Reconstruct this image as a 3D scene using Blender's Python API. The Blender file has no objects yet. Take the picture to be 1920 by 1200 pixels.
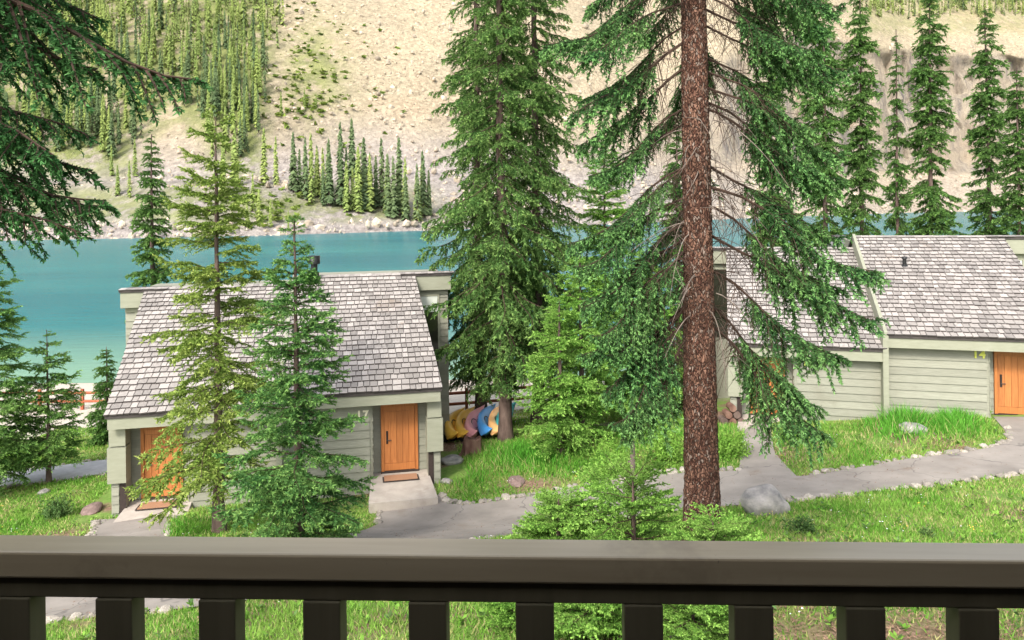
import bpy, bmesh, math, random
import numpy as np
from mathutils import Vector, Matrix, noise as mnoise

R = math.radians
rng = np.random.default_rng(7)
random.seed(7)
scene = bpy.context.scene
COL = scene.collection

# ------------------------------------------------------------------ camera
CAMZ, FPX, HY, ROLL = 8.9, 1400.0, 385.0, 0.0125
cam_d = bpy.data.cameras.new("camera")
cam = bpy.data.objects.new("camera", cam_d)
COL.objects.link(cam)
cam_d.sensor_width = 36.0
cam_d.lens = FPX / 1920 * 36
cam_d.shift_y = -(600 - HY) / 1920
cam_d.clip_start, cam_d.clip_end = 0.05, 6000
cam.matrix_world = Matrix.Translation((0, 0, CAMZ)) @ Matrix.Rotation(R(90), 4, 'X') @ Matrix.Rotation(-ROLL, 4, 'Z')
scene.camera = cam

# ------------------------------------------------------------------ light
SUN_EL, SUN_AZ = 42.0, 205.0        # compass azimuth the light comes from (0 = +Y, clockwise)
world = bpy.data.worlds.new("World")
scene.world = world
world.use_nodes = True
wn = world.node_tree
sky = wn.nodes.new("ShaderNodeTexSky")
sky.sky_type = 'NISHITA'
sky.sun_disc = False
sky.sun_elevation = R(SUN_EL)
sky.sun_rotation = R(SUN_AZ)
sky.dust_density = 3.0
hs = wn.nodes.new('ShaderNodeHueSaturation')      # thin cloud: a paler sky
hs.inputs['Saturation'].default_value = 0.36
wn.links.new(sky.outputs[0], hs.inputs['Color'])
wn.links.new(hs.outputs[0], wn.nodes['Background'].inputs[0])
wn.nodes['Background'].inputs[1].default_value = 0.14
sun_d = bpy.data.lights.new("sun", 'SUN')
sun_d.energy = 1.4
sun_d.angle = R(11)
sun_d.color = (1.0, 0.93, 0.82)
sun = bpy.data.objects.new("sun", sun_d)
COL.objects.link(sun)
az = R(SUN_AZ)
to_sun = Vector((math.sin(az) * math.cos(R(SUN_EL)), math.cos(az) * math.cos(R(SUN_EL)), math.sin(R(SUN_EL))))
sun.rotation_euler = to_sun.to_track_quat('Z', 'Y').to_euler()
sun.location = to_sun * 50
vs = scene.view_settings
vs.view_transform = 'Standard'
vs.look = 'None'
vs.gamma = 1.0
vs.exposure = 1.5
vs.use_curve_mapping = False
scene.cycles.use_denoising = True
scene.cycles.max_bounces = 6
scene.cycles.transparent_max_bounces = 8

# ------------------------------------------------------------------ helpers
CR, SR = math.cos(ROLL), math.sin(ROLL)
def ray(px, py):
    u, v = (px - 960) / FPX, (HY - py) / FPX
    return u * CR + v * SR, -u * SR + v * CR
def P(px, py, D):
    u, v = ray(px, py)
    return Vector((u * D, D, CAMZ + v * D))

def tagit(o, label=None, cat=None, group=None, kind=None):
    if label: o['label'] = label
    if cat: o['category'] = cat
    if group: o['group'] = group
    if kind: o['kind'] = kind
    return o
def empty(name, loc=(0, 0, 0), rz=0.0, label=None, cat=None, group=None):
    o = bpy.data.objects.new(name, None)
    o.empty_display_size = 0.2
    o.location = loc
    o.rotation_euler = (0, 0, rz)
    COL.objects.link(o)
    return tagit(o, label, cat, group)
def link(name, me, parent=None, matrix=None):
    o = bpy.data.objects.new(name, me)
    COL.objects.link(o)
    if parent is not None: o.parent = parent
    if matrix is not None: o.matrix_basis = matrix
    return o
def np_mesh(name, V, F, mats, mi=None, smooth=False):
    """V (n,3), F (m,3|4) int arrays"""
    V = np.ascontiguousarray(V, dtype=np.float32); F = np.ascontiguousarray(F, dtype=np.int32)
    me = bpy.data.meshes.new(name)
    k = F.shape[1]
    me.vertices.add(len(V)); me.vertices.foreach_set('co', V.ravel())
    me.loops.add(F.size); me.loops.foreach_set('vertex_index', F.ravel())
    me.polygons.add(len(F))
    me.polygons.foreach_set('loop_start', np.arange(0, F.size, k, dtype=np.int32))
    for m in (mats if isinstance(mats, (list, tuple)) else [mats]): me.materials.append(m)
    if mi is not None: me.polygons.foreach_set('material_index', np.ascontiguousarray(mi, dtype=np.int32))
    me.update(calc_edges=True)
    me.polygons.foreach_set('use_smooth', np.full(len(F), smooth, dtype=bool))
    return me
BOXF = np.array([[0,3,2,1],[4,5,6,7],[0,1,5,4],[1,2,6,5],[2,3,7,6],[3,0,4,7]])
def box_vf(x0, x1, y0, y1, z0, z1):
    return np.array([[x0,y0,z0],[x1,y0,z0],[x1,y1,z0],[x0,y1,z0],[x0,y0,z1],[x1,y0,z1],[x1,y1,z1],[x0,y1,z1]], float)
def box(name, x0, x1, y0, y1, z0, z1, m, parent=None, bev=0.0, kind=None):
    me = np_mesh(name, box_vf(x0, x1, y0, y1, z0, z1), BOXF, m)
    if bev:
        bm = bmesh.new(); bm.from_mesh(me)
        bmesh.ops.bevel(bm, geom=list(bm.edges), offset=bev, segments=2, affect='EDGES', profile=0.5)
        bm.to_mesh(me); bm.free()
    o = link(name, me, parent)
    if kind: o['kind'] = kind
    return o
class Acc:
    """collects quads/tris of one mesh"""
    def __init__(s): s.V, s.F, s.n = [], [], 0
    def add(s, V, F):
        V = np.asarray(V, float); F = np.asarray(F, int)
        if F.shape[1] == 3: F = np.concatenate([F, F[:, 2:3]], 1)
        s.V.append(V); s.F.append(F + s.n); s.n += len(V)
    def mesh(s, name, mats, smooth=False):
        V = np.concatenate(s.V); F = np.concatenate(s.F)
        bm = bmesh.new()
        vs_ = [bm.verts.new(v) for v in V]
        for f in F:
            ids = list(dict.fromkeys(f.tolist()))
            if len(ids) > 2:
                try: bm.faces.new([vs_[i] for i in ids]).smooth = smooth
                except ValueError: pass
        me = bpy.data.meshes.new(name)
        bm.to_mesh(me); bm.free()
        for m in (mats if isinstance(mats, (list, tuple)) else [mats]): me.materials.append(m)
        return me
def tube_vf(pts, rad, n=6, cap=True):
    pts = np.asarray(pts, float); k = len(pts)
    rad = np.broadcast_to(np.asarray(rad, float), (k,))
    T = np.gradient(pts, axis=0); T /= np.linalg.norm(T, axis=1)[:, None] + 1e-9
    ref = np.array([0, 0, 1.0]) if abs(T[0, 2]) < 0.9 else np.array([1.0, 0, 0])
    A = np.cross(T, ref); A /= np.linalg.norm(A, axis=1)[:, None] + 1e-9
    B = np.cross(T, A)
    a = np.linspace(0, 2 * np.pi, n, endpoint=False)
    V = pts[:, None] + rad[:, None, None] * (np.cos(a)[None, :, None] * A[:, None] + np.sin(a)[None, :, None] * B[:, None])
    V = V.reshape(-1, 3)
    i, j = np.meshgrid(np.arange(k - 1), np.arange(n), indexing='ij')
    F = np.stack([i * n + j, i * n + (j + 1) % n, (i + 1) * n + (j + 1) % n, (i + 1) * n + j], -1).reshape(-1, 4)
    return V, F
def rot_z(a):
    c, s = math.cos(a), math.sin(a)
    return np.array([[c, -s, 0], [s, c, 0], [0, 0, 1.0]])
def rot_y(a):
    c, s = math.cos(a), math.sin(a)
    return np.array([[c, 0, s], [0, 1.0, 0], [-s, 0, c]])
def rot_x(a):
    c, s = math.cos(a), math.sin(a)
    return np.array([[1.0, 0, 0], [0, c, -s], [0, s, c]])

# ------------------------------------------------------------------ materials
def new_mat(name):
    m = bpy.data.materials.new(name); m.use_nodes = True
    nt = m.node_tree
    return m, nt, nt.nodes, nt.links, nt.nodes['Principled BSDF']
def c4(c): return (c[0], c[1], c[2], 1.0)
def mix_rgb(nt, fac, a, b, blend='MIX'):
    n = nt.nodes.new('ShaderNodeMix'); n.data_type = 'RGBA'; n.blend_type = blend
    for sock, v in ((n.inputs[0], fac), (n.inputs[6], a), (n.inputs[7], b)):
        if hasattr(v, 'is_linked'): nt.links.new(v, sock)
        elif isinstance(v, (tuple, list)): sock.default_value = c4(v)
        else: sock.default_value = v
    return n.outputs[2]
def coords(nt, scale=(1, 1, 1), src='Object'):
    tc = nt.nodes.new('ShaderNodeTexCoord'); mp = nt.nodes.new('ShaderNodeMapping')
    mp.inputs['Scale'].default_value = scale
    nt.links.new(tc.outputs[src], mp.inputs[0]); return mp.outputs[0]
def noise(nt, vec, scale, detail=4, rough=0.6):
    n = nt.nodes.new('ShaderNodeTexNoise')
    n.inputs['Scale'].default_value = scale; n.inputs['Detail'].default_value = detail
    n.inputs['Roughness'].default_value = rough
    nt.links.new(vec, n.inputs['Vector']); return n.outputs['Fac']
def ramp(nt, fac, p0, p1, c0=(0, 0, 0), c1=(1, 1, 1)):
    r = nt.nodes.new('ShaderNodeValToRGB')
    r.color_ramp.elements[0].position = p0; r.color_ramp.elements[1].position = p1
    r.color_ramp.elements[0].color = c4(c0); r.color_ramp.elements[1].color = c4(c1)
    nt.links.new(fac, r.inputs[0]); return r.outputs[0]
def bump(nt, h, strength, dist=0.02):
    b = nt.nodes.new('ShaderNodeBump'); b.inputs['Strength'].default_value = strength
    b.inputs['Distance'].default_value = dist
    nt.links.new(h, b.inputs['Height']); return b.outputs[0]
def rnd(nt, lo, hi):
    """per object and per island brightness"""
    oi = nt.nodes.new('ShaderNodeObjectInfo'); g = nt.nodes.new('ShaderNodeNewGeometry')
    a = nt.nodes.new('ShaderNodeMath'); a.operation = 'ADD'
    nt.links.new(oi.outputs['Random'], a.inputs[0]); nt.links.new(g.outputs['Random Per Island'], a.inputs[1])
    f = nt.nodes.new('ShaderNodeMath'); f.operation = 'FRACT'; nt.links.new(a.outputs[0], f.inputs[0])
    mr = nt.nodes.new('ShaderNodeMapRange'); mr.inputs[3].default_value = lo; mr.inputs[4].default_value = hi
    nt.links.new(f.outputs[0], mr.inputs[0]); return mr.outputs[0]
def simple(name, c1, c2, scale=4.0, stretch=(1, 1, 1), rough=0.75, bmp=0.2, bdist=0.01, var=None, spec=0.3, p=(0.3, 0.7), src='Object', metal=0.0):
    m, nt, N, L, b = new_mat(name)
    v = coords(nt, stretch, src)
    f = noise(nt, v, scale, 6)
    col = mix_rgb(nt, ramp(nt, f, p[0], p[1]), c1, c2)
    if var:
        r = rnd(nt, var[0], var[1])
        cc = nt.nodes.new('ShaderNodeCombineColor')
        for i in range(3): L.new(r, cc.inputs[i])
        col = mix_rgb(nt, 1.0, col, cc.outputs[0], 'MULTIPLY')
    L.new(col, b.inputs['Base Color'])
    b.inputs['Roughness'].default_value = rough; b.inputs['Specular IOR Level'].default_value = spec
    b.inputs['Metallic'].default_value = metal
    if bmp: L.new(bump(nt, noise(nt, v, scale * 3, 6), bmp, bdist), b.inputs['Normal'])
    return m
def foliage(name, c1, c2, scale=1.2, transl=0.3, var=(0.65, 1.35)):
    m, nt, N, L, b = new_mat(name)
    N.remove(b)
    g = N.new('ShaderNodeNewGeometry')
    f = noise(nt, g.outputs['Position'], scale, 3)
    col = mix_rgb(nt, ramp(nt, f, 0.35, 0.65), c1, c2)
    r = rnd(nt, var[0], var[1])
    cc = N.new('ShaderNodeCombineColor')
    for i in range(3): L.new(r, cc.inputs[i])
    col = mix_rgb(nt, 1.0, col, cc.outputs[0], 'MULTIPLY')
    d = N.new('ShaderNodeBsdfDiffuse'); t = N.new('ShaderNodeBsdfTranslucent')
    L.new(col, d.inputs[0]); L.new(col, t.inputs[0])
    mx = N.new('ShaderNodeMixShader'); mx.inputs[0].default_value = transl
    L.new(d.outputs[0], mx.inputs[1]); L.new(t.outputs[0], mx.inputs[2])
    L.new(mx.outputs[0], N['Material Output'].inputs[0])
    return m

M = {}
M['sage'] = simple('sage_paint', (.225, .225, .178), (.28, .28, .225), 3, (1, 1, 8), rough=.6, bmp=.15, var=(.9, 1.08))
M['sage_trim'] = simple('sage_trim_paint', (.25, .255, .19), (.30, .305, .235), 2, (1, 1, 4), rough=.55, bmp=.1)
M['shingle'] = simple('weathered_cedar_shingle', (.24, .215, .20), (.41, .38, .355), 5, (6, 1, 1), rough=.85, bmp=.5, var=(.66, 1.2))
M['shingle_butt'] = simple('shingle_course_shadow', (.055, .045, .045), (.11, .095, .09), 6, rough=.95, bmp=0, var=(.7, 1.3))  # dark butt faces paint in the shadow line under each course
def add_patches(m, scale, lo, hi, colr, crack=False):
    """blotches of another colour (lichen, stains) or fine cracks, placed in the world"""
    nt = m.node_tree; L = nt.links; b = nt.nodes['Principled BSDF']
    src = b.inputs['Base Color'].links[0].from_socket
    g = nt.nodes.new('ShaderNodeNewGeometry')
    if crack:
        v = nt.nodes.new('ShaderNodeTexVoronoi'); v.feature = 'DISTANCE_TO_EDGE'; v.inputs['Scale'].default_value = scale
        nz = nt.nodes.new('ShaderNodeTexNoise'); nz.inputs['Scale'].default_value = 1.5; L.new(g.outputs['Position'], nz.inputs['Vector'])
        va = nt.nodes.new('ShaderNodeVectorMath'); va.operation = 'ADD'; L.new(g.outputs['Position'], va.inputs[0]); L.new(nz.outputs['Color'], va.inputs[1])
        L.new(va.outputs[0], v.inputs['Vector']); f = ramp(nt, v.outputs['Distance'], lo, hi, (.7, .7, .7), (0, 0, 0))
    else:
        f = ramp(nt, noise(nt, g.outputs['Position'], scale, 6, .7), lo, hi)
    L.new(mix_rgb(nt, f, src, colr), b.inputs['Base Color'])
add_patches(M['shingle'], .55, .63, .78, (.24, .19, .15))
add_patches(M['shingle'], .32, .67, .74, (.38, .22, .08))
add_patches(M['shingle'], 1.6, .60, .75, (.12, .11, .105))
M['roofdeck'] = simple('dark_roof_underlay', (.04, .036, .034), (.07, .06, .055), 4)
M['cedar'] = simple('oiled_cedar', (.36, .125, .036), (.50, .195, .062), 3, (9, 9, .6), rough=.45, bmp=.15, var=(.88, 1.12), spec=.4)
M['cedar_dark'] = simple('oiled_cedar_frame', (.36, .12, .035), (.48, .19, .06), 3, (9, 9, .6), rough=.45, bmp=.1)
M['black'] = simple('black_metal', (.012, .012, .013), (.02, .02, .02), 8, rough=.4, bmp=0)
M['mat'] = simple('coir_mat', (.30, .16, .09), (.40, .23, .14), 40, rough=.95, bmp=.6)
M['mat_edge'] = simple('rubber_edge', (.03, .022, .02), (.05, .035, .03), 20, rough=.8)
M['concrete'] = simple('porch_concrete', (.34, .30, .26), (.46, .41, .36), 2.5, rough=.85, bmp=.2)
M['asphalt'] = simple('weathered_asphalt', (.20, .178, .158), (.315, .282, .252), .8, rough=.9, bmp=.35)
add_patches(M['asphalt'], .33, .002, .008, (.10, .092, .085), True)
add_patches(M['asphalt'], .9, .58, .75, (.20, .155, .12))
add_patches(M['sage'], .8, .55, .8, (.20, .19, .145))
add_patches(M['concrete'], 1.3, .55, .8, (.25, .21, .17))
M['litter'] = simple('needle_litter_brown', (.13, .07, .045), (.30, .19, .13), 5, rough=.9, bmp=0, var=(.6, 1.3))
M['gravel'] = simple('grey_gravel_path', (.34, .34, .36), (.46, .46, .48), 3, rough=.9, bmp=.5)
M['stone'] = simple('edging_stone', (.23, .20, .17), (.42, .38, .33), 6, rough=.85, bmp=.5, var=(.6, 1.2))
M['boulder'] = simple('pale_boulder', (.15, .145, .145), (.40, .37, .34), 1.5, rough=.85, bmp=.6, bdist=.04)
M['redrock'] = simple('brown_flat_rock', (.14, .095, .085), (.27, .19, .17), 2.5, rough=.85, bmp=.5, bdist=.03)
M['blind'] = simple('window_blind', (.52, .56, .50), (.60, .63, .57), 3, rough=.6, bmp=0)
M['deadtwig'] = simple('grey_dead_twig', (.11, .085, .07), (.24, .195, .165), 6, rough=.9, bmp=0)
M['wood'] = simple('brown_twig_bark', (.030, .018, .013), (.075, .045, .032), 7, rough=.9, bmp=0)
M['thinbark'] = simple('conifer_bark', (.065, .042, .036), (.17, .12, .10), 5, (1, 1, .35), rough=.9, bmp=.6, bdist=.03)
M['stump'] = simple('rotting_stump_wood', (.09, .035, .025), (.26, .16, .12), 5, (1, 1, .3), rough=.9, bmp=.7, bdist=.03)
M['redrail'] = simple('red_stained_rail', (.30, .075, .035), (.42, .13, .065), 3, rough=.6, bmp=.1)
M['rail'] = simple('dark_olive_stain', (.29, .235, .15), (.38, .315, .21), 2.2, (.5, 8, 8), rough=.28, bmp=.10, bdist=.003, spec=.8)
M['baluster'] = simple('baluster_olive_stain', (.085, .075, .045), (.115, .10, .062), 2.2, (8, 8, .5), rough=.6, bmp=.1, bdist=.003)
add_patches(M['rail'], 3.2, .56, .80, (.19, .15, .10))
add_patches(M['rail'], 26.0, .69, .73, (.07, .05, .035))
M['ceiling'] = simple('balcony_boards', (.05, .04, .03), (.075, .06, .045), 3, (1, 6, 1), rough=.7)
M['pipe'] = simple('grey_chimney_metal', (.10, .10, .11), (.16, .16, .17), 3, rough=.5)
M['num'] = simple('cream_numeral', (.72, .68, .52), (.78, .74, .58), 5, rough=.5, bmp=0)
M['num_y'] = simple('yellow_numeral', (.55, .58, .10), (.62, .63, .14), 5, rough=.5, bmp=0)
for nm, c in (('yellow', (.85, .50, .07)), ('pink', (.80, .35, .38)), ('blue', (.08, .33, .75)), ('peach', (.85, .48, .20)), ('teal', (.05, .42, .45)), ('white', (.78, .78, .80))):
    M['hull_' + nm] = simple('hull_' + nm, c, tuple(min(1, x * 1.1) for x in c), 3, rough=.35, bmp=0, spec=.5)
M['needle'] = foliage('spruce_needle', (.044, .116, .042), (.082, .170, .056))
M['needle_tip'] = foliage('spruce_new_growth', (.15, .33, .105), (.23, .42, .135))
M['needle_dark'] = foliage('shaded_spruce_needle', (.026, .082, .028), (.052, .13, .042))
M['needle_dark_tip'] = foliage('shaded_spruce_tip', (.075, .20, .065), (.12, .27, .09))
M['fir'] = foliage('fir_needle', (.062, .165, .048), (.115, .225, .064))
M['fir_tip'] = foliage('fir_new_growth', (.16, .32, .085), (.23, .38, .11))
M['fir_y'] = foliage('yellow_fir_needle', (.14, .225, .045), (.20, .28, .06))
M['fir_y_tip'] = foliage('yellow_fir_tip', (.27, .36, .085), (.36, .43, .12))
M['fir_l'] = foliage('bright_fir_needle', (.12, .27, .045), (.19, .34, .07))
M['fir_l_tip'] = foliage('bright_fir_tip', (.25, .46, .085), (.34, .54, .13))
M['old'] = foliage('old_spruce_needle', (.068, .150, .042), (.118, .205, .058))
M['old_tip'] = foliage('old_spruce_tip', (.155, .275, .075), (.22, .34, .10))
M['fir_l2'] = foliage('mid_green_fir_needle', (.085, .19, .050), (.14, .25, .068))
M['fir_l2_tip'] = foliage('mid_green_fir_tip', (.18, .34, .085), (.26, .42, .115))
M['fir_o'] = foliage('olive_spruce_needle', (.065, .145, .038), (.105, .195, .055))
M['fir_o_tip'] = foliage('olive_spruce_tip', (.12, .235, .055), (.165, .285, .08))
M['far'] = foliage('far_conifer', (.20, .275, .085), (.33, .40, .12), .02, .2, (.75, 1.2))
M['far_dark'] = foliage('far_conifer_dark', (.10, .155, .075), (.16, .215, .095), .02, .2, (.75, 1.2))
M['grass'] = foliage('grass_blade', (.14, .33, .045), (.26, .43, .085), .5, .35, (.6, 1.35))
M['grass_dry'] = foliage('dry_grass_blade', (.36, .40, .13), (.50, .45, .22), .8, .3, (.7, 1.2))
M['grass_lush'] = foliage('lush_tall_grass', (.09, .32, .035), (.16, .42, .06), .8, .35, (.6, 1.35))
M['leaf'] = foliage('shrub_leaf', (.16, .34, .05), (.26, .43, .085), 2, .35, (.6, 1.35))
M['leaf_grey'] = foliage('greygreen_shrub_leaf', (.09, .17, .055), (.15, .24, .08), 2, .3, (.6, 1.35))
M['slope_green'] = foliage('slope_shrub', (.12, .19, .04), (.22, .28, .06), .05, .2, (.7, 1.2))

def glass_mat():
    m, nt, N, L, b = new_mat('dark_window_glass')
    b.inputs['Base Color'].default_value = (.03, .03, .022, 1); b.inputs['Roughness'].default_value = .06
    b.inputs['Specular IOR Level'].default_value = .6
    return m
M['glass'] = glass_mat()

def bark_mat():
    m, nt, N, L, b = new_mat('spruce_scaly_bark')
    v = coords(nt, (1, 1, .45))
    nv = N.new('ShaderNodeVectorMath'); nv.operation = 'MULTIPLY_ADD'
    nz = N.new('ShaderNodeTexNoise'); nz.inputs['Scale'].default_value = 9
    L.new(v, nz.inputs['Vector'])
    L.new(nz.outputs['Color'], nv.inputs[0]); nv.inputs[1].default_value = (.13, .13, .13); L.new(v, nv.inputs[2])
    vo = N.new('ShaderNodeTexVoronoi'); vo.inputs['Scale'].default_value = 36; vo.feature = 'F1'
    L.new(nv.outputs[0], vo.inputs['Vector'])
    ve = N.new('ShaderNodeTexVoronoi'); ve.inputs['Scale'].default_value = 36; ve.feature = 'DISTANCE_TO_EDGE'
    L.new(nv.outputs[0], ve.inputs['Vector'])
    edge = ramp(nt, ve.outputs['Distance'], .0, .16)
    sep = N.new('ShaderNodeSeparateColor'); L.new(vo.outputs['Color'], sep.inputs[0])
    plate = ramp(nt, sep.outputs[0], .15, .9, (.10, .047, .033), (.275, .158, .112))
    grey = mix_rgb(nt, ramp(nt, sep.outputs[1], .80, .92), plate, (.30, .24, .20))
    big = ramp(nt, noise(nt, v, 1.6, 3), .35, .65, (.62, .58, .58), (1.05, 1, 1))
    grey = mix_rgb(nt, 1.0, grey, big, 'MULTIPLY')
    col = mix_rgb(nt, edge, (.030, .016, .012), grey)
    L.new(col, b.inputs['Base Color'])
    b.inputs['Roughness'].default_value = .9; b.inputs['Specular IOR Level'].default_value = .15
    h = N.new('ShaderNodeMath'); h.operation = 'MULTIPLY_ADD'; h.inputs[1].default_value = 1.0
    L.new(edge, h.inputs[0]); L.new(noise(nt, v, 40, 5), h.inputs[2])
    L.new(bump(nt, h.outputs[0], 1.0, .02), b.inputs['Normal'])
    return m
M['bark'] = bark_mat()

def ground_mat():
    m, nt, N, L, b = new_mat('grassy_ground')
    g = N.new('ShaderNodeNewGeometry'); pos = g.outputs['Position']
    f1 = noise(nt, pos, .45, 5); f2 = noise(nt, pos, 6, 5)
    green = mix_rgb(nt, ramp(nt, f2, .3, .7), (.10, .20, .035), (.20, .28, .075))
    brown = mix_rgb(nt, ramp(nt, noise(nt, pos, 14, 5), .35, .65), (.12, .075, .05), (.30, .20, .145))
    col = mix_rgb(nt, ramp(nt, f1, .50, .62), green, brown)
    so = N.new('ShaderNodeAttribute'); so.attribute_name = 'soil'
    col = mix_rgb(nt, so.outputs['Fac'], col, brown)
    at = N.new('ShaderNodeAttribute'); at.attribute_name = 'sand'
    sand = mix_rgb(nt, ramp(nt, f2, .3, .7), (.40, .36, .30), (.53, .48, .41))
    col = mix_rgb(nt, at.outputs['Fac'], col, sand)
    L.new(col, b.inputs['Base Color']); b.inputs['Roughness'].default_value = .95
    b.inputs['Specular IOR Level'].default_value = .1
    L.new(bump(nt, noise(nt, pos, 9, 6), .6, .05), b.inputs['Normal'])
    return m
M['ground'] = ground_mat()

def mountain_mat():
    m, nt, N, L, b = new_mat('limestone_talus')
    g = N.new('ShaderNodeNewGeometry'); pos = g.outputs['Position']
    mp = N.new('ShaderNodeMapping'); mp.inputs['Scale'].default_value = (1, .6, 1); L.new(pos, mp.inputs[0])
    p = mp.outputs[0]
    big = ramp(nt, noise(nt, p, .022, 4), .35, .65)
    talus = mix_rgb(nt, big, (.36, .305, .215), (.43, .36, .25))
    pink = ramp(nt, noise(nt, p, .013, 3), .5, .7)
    talus = mix_rgb(nt, pink, talus, (.41, .325, .225))
    vo = N.new('ShaderNodeTexVoronoi'); vo.inputs['Scale'].default_value = .55; L.new(p, vo.inputs['Vector'])
    sep = N.new('ShaderNodeSeparateColor'); L.new(vo.outputs['Color'], sep.inputs[0])
    spk = ramp(nt, sep.outputs[0], .0, 1, (.74, .73, .72), (1.14, 1.14, 1.14))
    talus = mix_rgb(nt, 1.0, talus, spk, 'MULTIPLY')
    pits = ramp(nt, noise(nt, p, .42, 5, .7), .33, .42, (.42, .38, .36), (1, 1, 1))
    talus = mix_rgb(nt, 1.0, talus, pits, 'MULTIPLY')
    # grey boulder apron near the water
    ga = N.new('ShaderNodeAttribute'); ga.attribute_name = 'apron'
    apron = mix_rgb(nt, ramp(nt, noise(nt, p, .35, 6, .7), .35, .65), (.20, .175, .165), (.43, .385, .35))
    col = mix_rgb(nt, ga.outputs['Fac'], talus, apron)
    # cliff bands
    ca = N.new('ShaderNodeAttribute'); ca.attribute_name = 'cliff'
    mc = N.new('ShaderNodeMapping'); mc.inputs['Scale'].default_value = (1, 1, .10); L.new(pos, mc.inputs[0])
    cl = mix_rgb(nt, ramp(nt, noise(nt, mc.outputs[0], .10, 8, .75), .40, .56), (.22, .20, .188), (.49, .42, .325))
    cl = mix_rgb(nt, ramp(nt, noise(nt, pos, .02, 5), .45, .75), cl, (.47, .38, .275))
    col = mix_rgb(nt, ca.outputs['Fac'], col, cl)
    va = N.new('ShaderNodeAttribute'); va.attribute_name = 'veg'
    vg = mix_rgb(nt, ramp(nt, noise(nt, p, .12, 5), .35, .65), (.13, .155, .055), (.25, .27, .10))
    msk = N.new('ShaderNodeMath'); msk.operation = 'MULTIPLY'
    L.new(va.outputs['Fac'], msk.inputs[0]); L.new(ramp(nt, noise(nt, p, .09, 5, .7), .38, .52), msk.inputs[1])
    col = mix_rgb(nt, msk.outputs[0], col, vg)
    L.new(col, b.inputs['Base Color']); b.inputs['Roughness'].default_value = .95
    b.inputs['Specular IOR Level'].default_value = .1
    h = N.new('ShaderNodeMath'); h.operation = 'ADD'
    L.new(noise(nt, p, .5, 6, .7), h.inputs[0]); L.new(noise(nt, p, .06, 4), h.inputs[1])
    hc = N.new('ShaderNodeMath'); hc.operation = 'MULTIPLY_ADD'
    hm = N.new('ShaderNodeMath'); hm.operation = 'MULTIPLY'; hm.inputs[1].default_value = 6.0
    L.new(ca.outputs['Fac'], hm.inputs[0]); L.new(hm.outputs[0], hc.inputs[0]); L.new(noise(nt, mc.outputs[0], .12, 8, .75), hc.inputs[1]); L.new(h.outputs[0], hc.inputs[2])
    L.new(bump(nt, hc.outputs[0], .9, 2.0), b.inputs['Normal'])
    return m
M['mountain'] = mountain_mat()
M['scree'] = simple('scree_rock', (.36, .30, .23), (.62, .52, .40), .3, rough=.9, bmp=0, var=(.55, 1.2), src='Object')

def water_mat():
    m, nt, N, L, b = new_mat('glacial_lake_water')
    g = N.new('ShaderNodeNewGeometry'); pos = g.outputs['Position']
    mp = N.new('ShaderNodeMapping'); mp.inputs['Scale'].default_value = (.25, 1, 1); L.new(pos, mp.inputs[0])
    f = noise(nt, mp.outputs[0], .035, 6, .7)
    deep = mix_rgb(nt, ramp(nt, f, .35, .65), (.008, .112, .142), (.022, .165, .176))
    sh = N.new('ShaderNodeAttribute'); sh.attribute_name = 'shallow'
    col = mix_rgb(nt, sh.outputs['Fac'], deep, (.17, .30, .22))
    L.new(col, b.inputs['Base Color'])
    b.inputs['Roughness'].default_value = .22; b.inputs['IOR'].default_value = 1.12; b.inputs['Specular IOR Level'].default_value = .35
    L.new(bump(nt, noise(nt, mp.outputs[0], .8, 6, .7), .8, .25), b.inputs['Normal'])
    return m
M['water'] = water_mat()

# ------------------------------------------------------------------ terrain function
LAKE_Z = -2.2
CTRL = []
def cp(px, py, z):
    u, v = ray(px, py); D = (z - CAMZ) / v
    CTRL.append((u * D, D, z))
for a in [(795, 925, -.25), (800, 960, -.45), (690, 990, -.4), (1000, 950, -.1), (1150, 930, .25), (1300, 905, .6), (1600, 890, 1.0), (1900, 850, 1.35), (1760, 800, 1.45), (1660, 785, 1.2),
          (1440, 800, .95), (1318, 1062, 3.55), (1700, 1000, 2.3), (1500, 960, 1.6), (1450, 1010, 2.6), (1900, 1190, 3.75), (1500, 1190, 3.8), (900, 1190, 3.4), (500, 1190, 2.7), (100, 1150, 1.2), (300, 1190, 2.1), (60, 1200, 1.7),
          (1180, 1010, 2.6), (900, 1010, .9), (560, 1010, .9), (400, 985, .1), (100, 980, -.6), (250, 975, -.35), (20, 1000, -.5), (100, 890, -1.0), (100, 840, -1.4), (200, 860, -1.1), (900, 860, -.25), (900, 830, -.45), (1000, 880, 0), (860, 900, -.3),
          (1240, 790, .55), (1100, 850, .3), (1350, 800, .75), (0, 700, -2.1), (200, 700, -2.1)]:
    cp(*a)
CTRL += [(-30, 0, 2.6), (0, 0, 4.5), (30, 0, 5.2), (0, -8, 4.8), (-30, 20, -.3), (-30, 30, -1.2), (30, 20, 3.0), (32, 30, 2.2), (-20, 10, 1.2), (-26, 6, 2.0),
         (-14, 38, -1.6), (0, 38, -1.2), (14, 40, -.6), (30, 42, .2), (-30, 40, -1.7), (0, 50, -2.2), (20, 52, -2.2), (-25, 52, -2.2), (40, 55, -2.0), (-4, 32, -.9), (4, 33, -.3), (18, 32, 1.0)]
C = np.array(CTRL)
def _k(r2): return np.where(r2 > 1e-9, 0.5 * r2 * np.log(r2 + 1e-12), 0)
n = len(C)
K = _k(((C[:, None, :2] - C[None, :, :2]) ** 2).sum(-1)) + np.eye(n) * 3.0
Pm = np.c_[np.ones(n), C[:, :2]]
sol = np.linalg.solve(np.block([[K, Pm], [Pm.T, np.zeros((3, 3))]]), np.r_[C[:, 2], 0, 0, 0])
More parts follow.
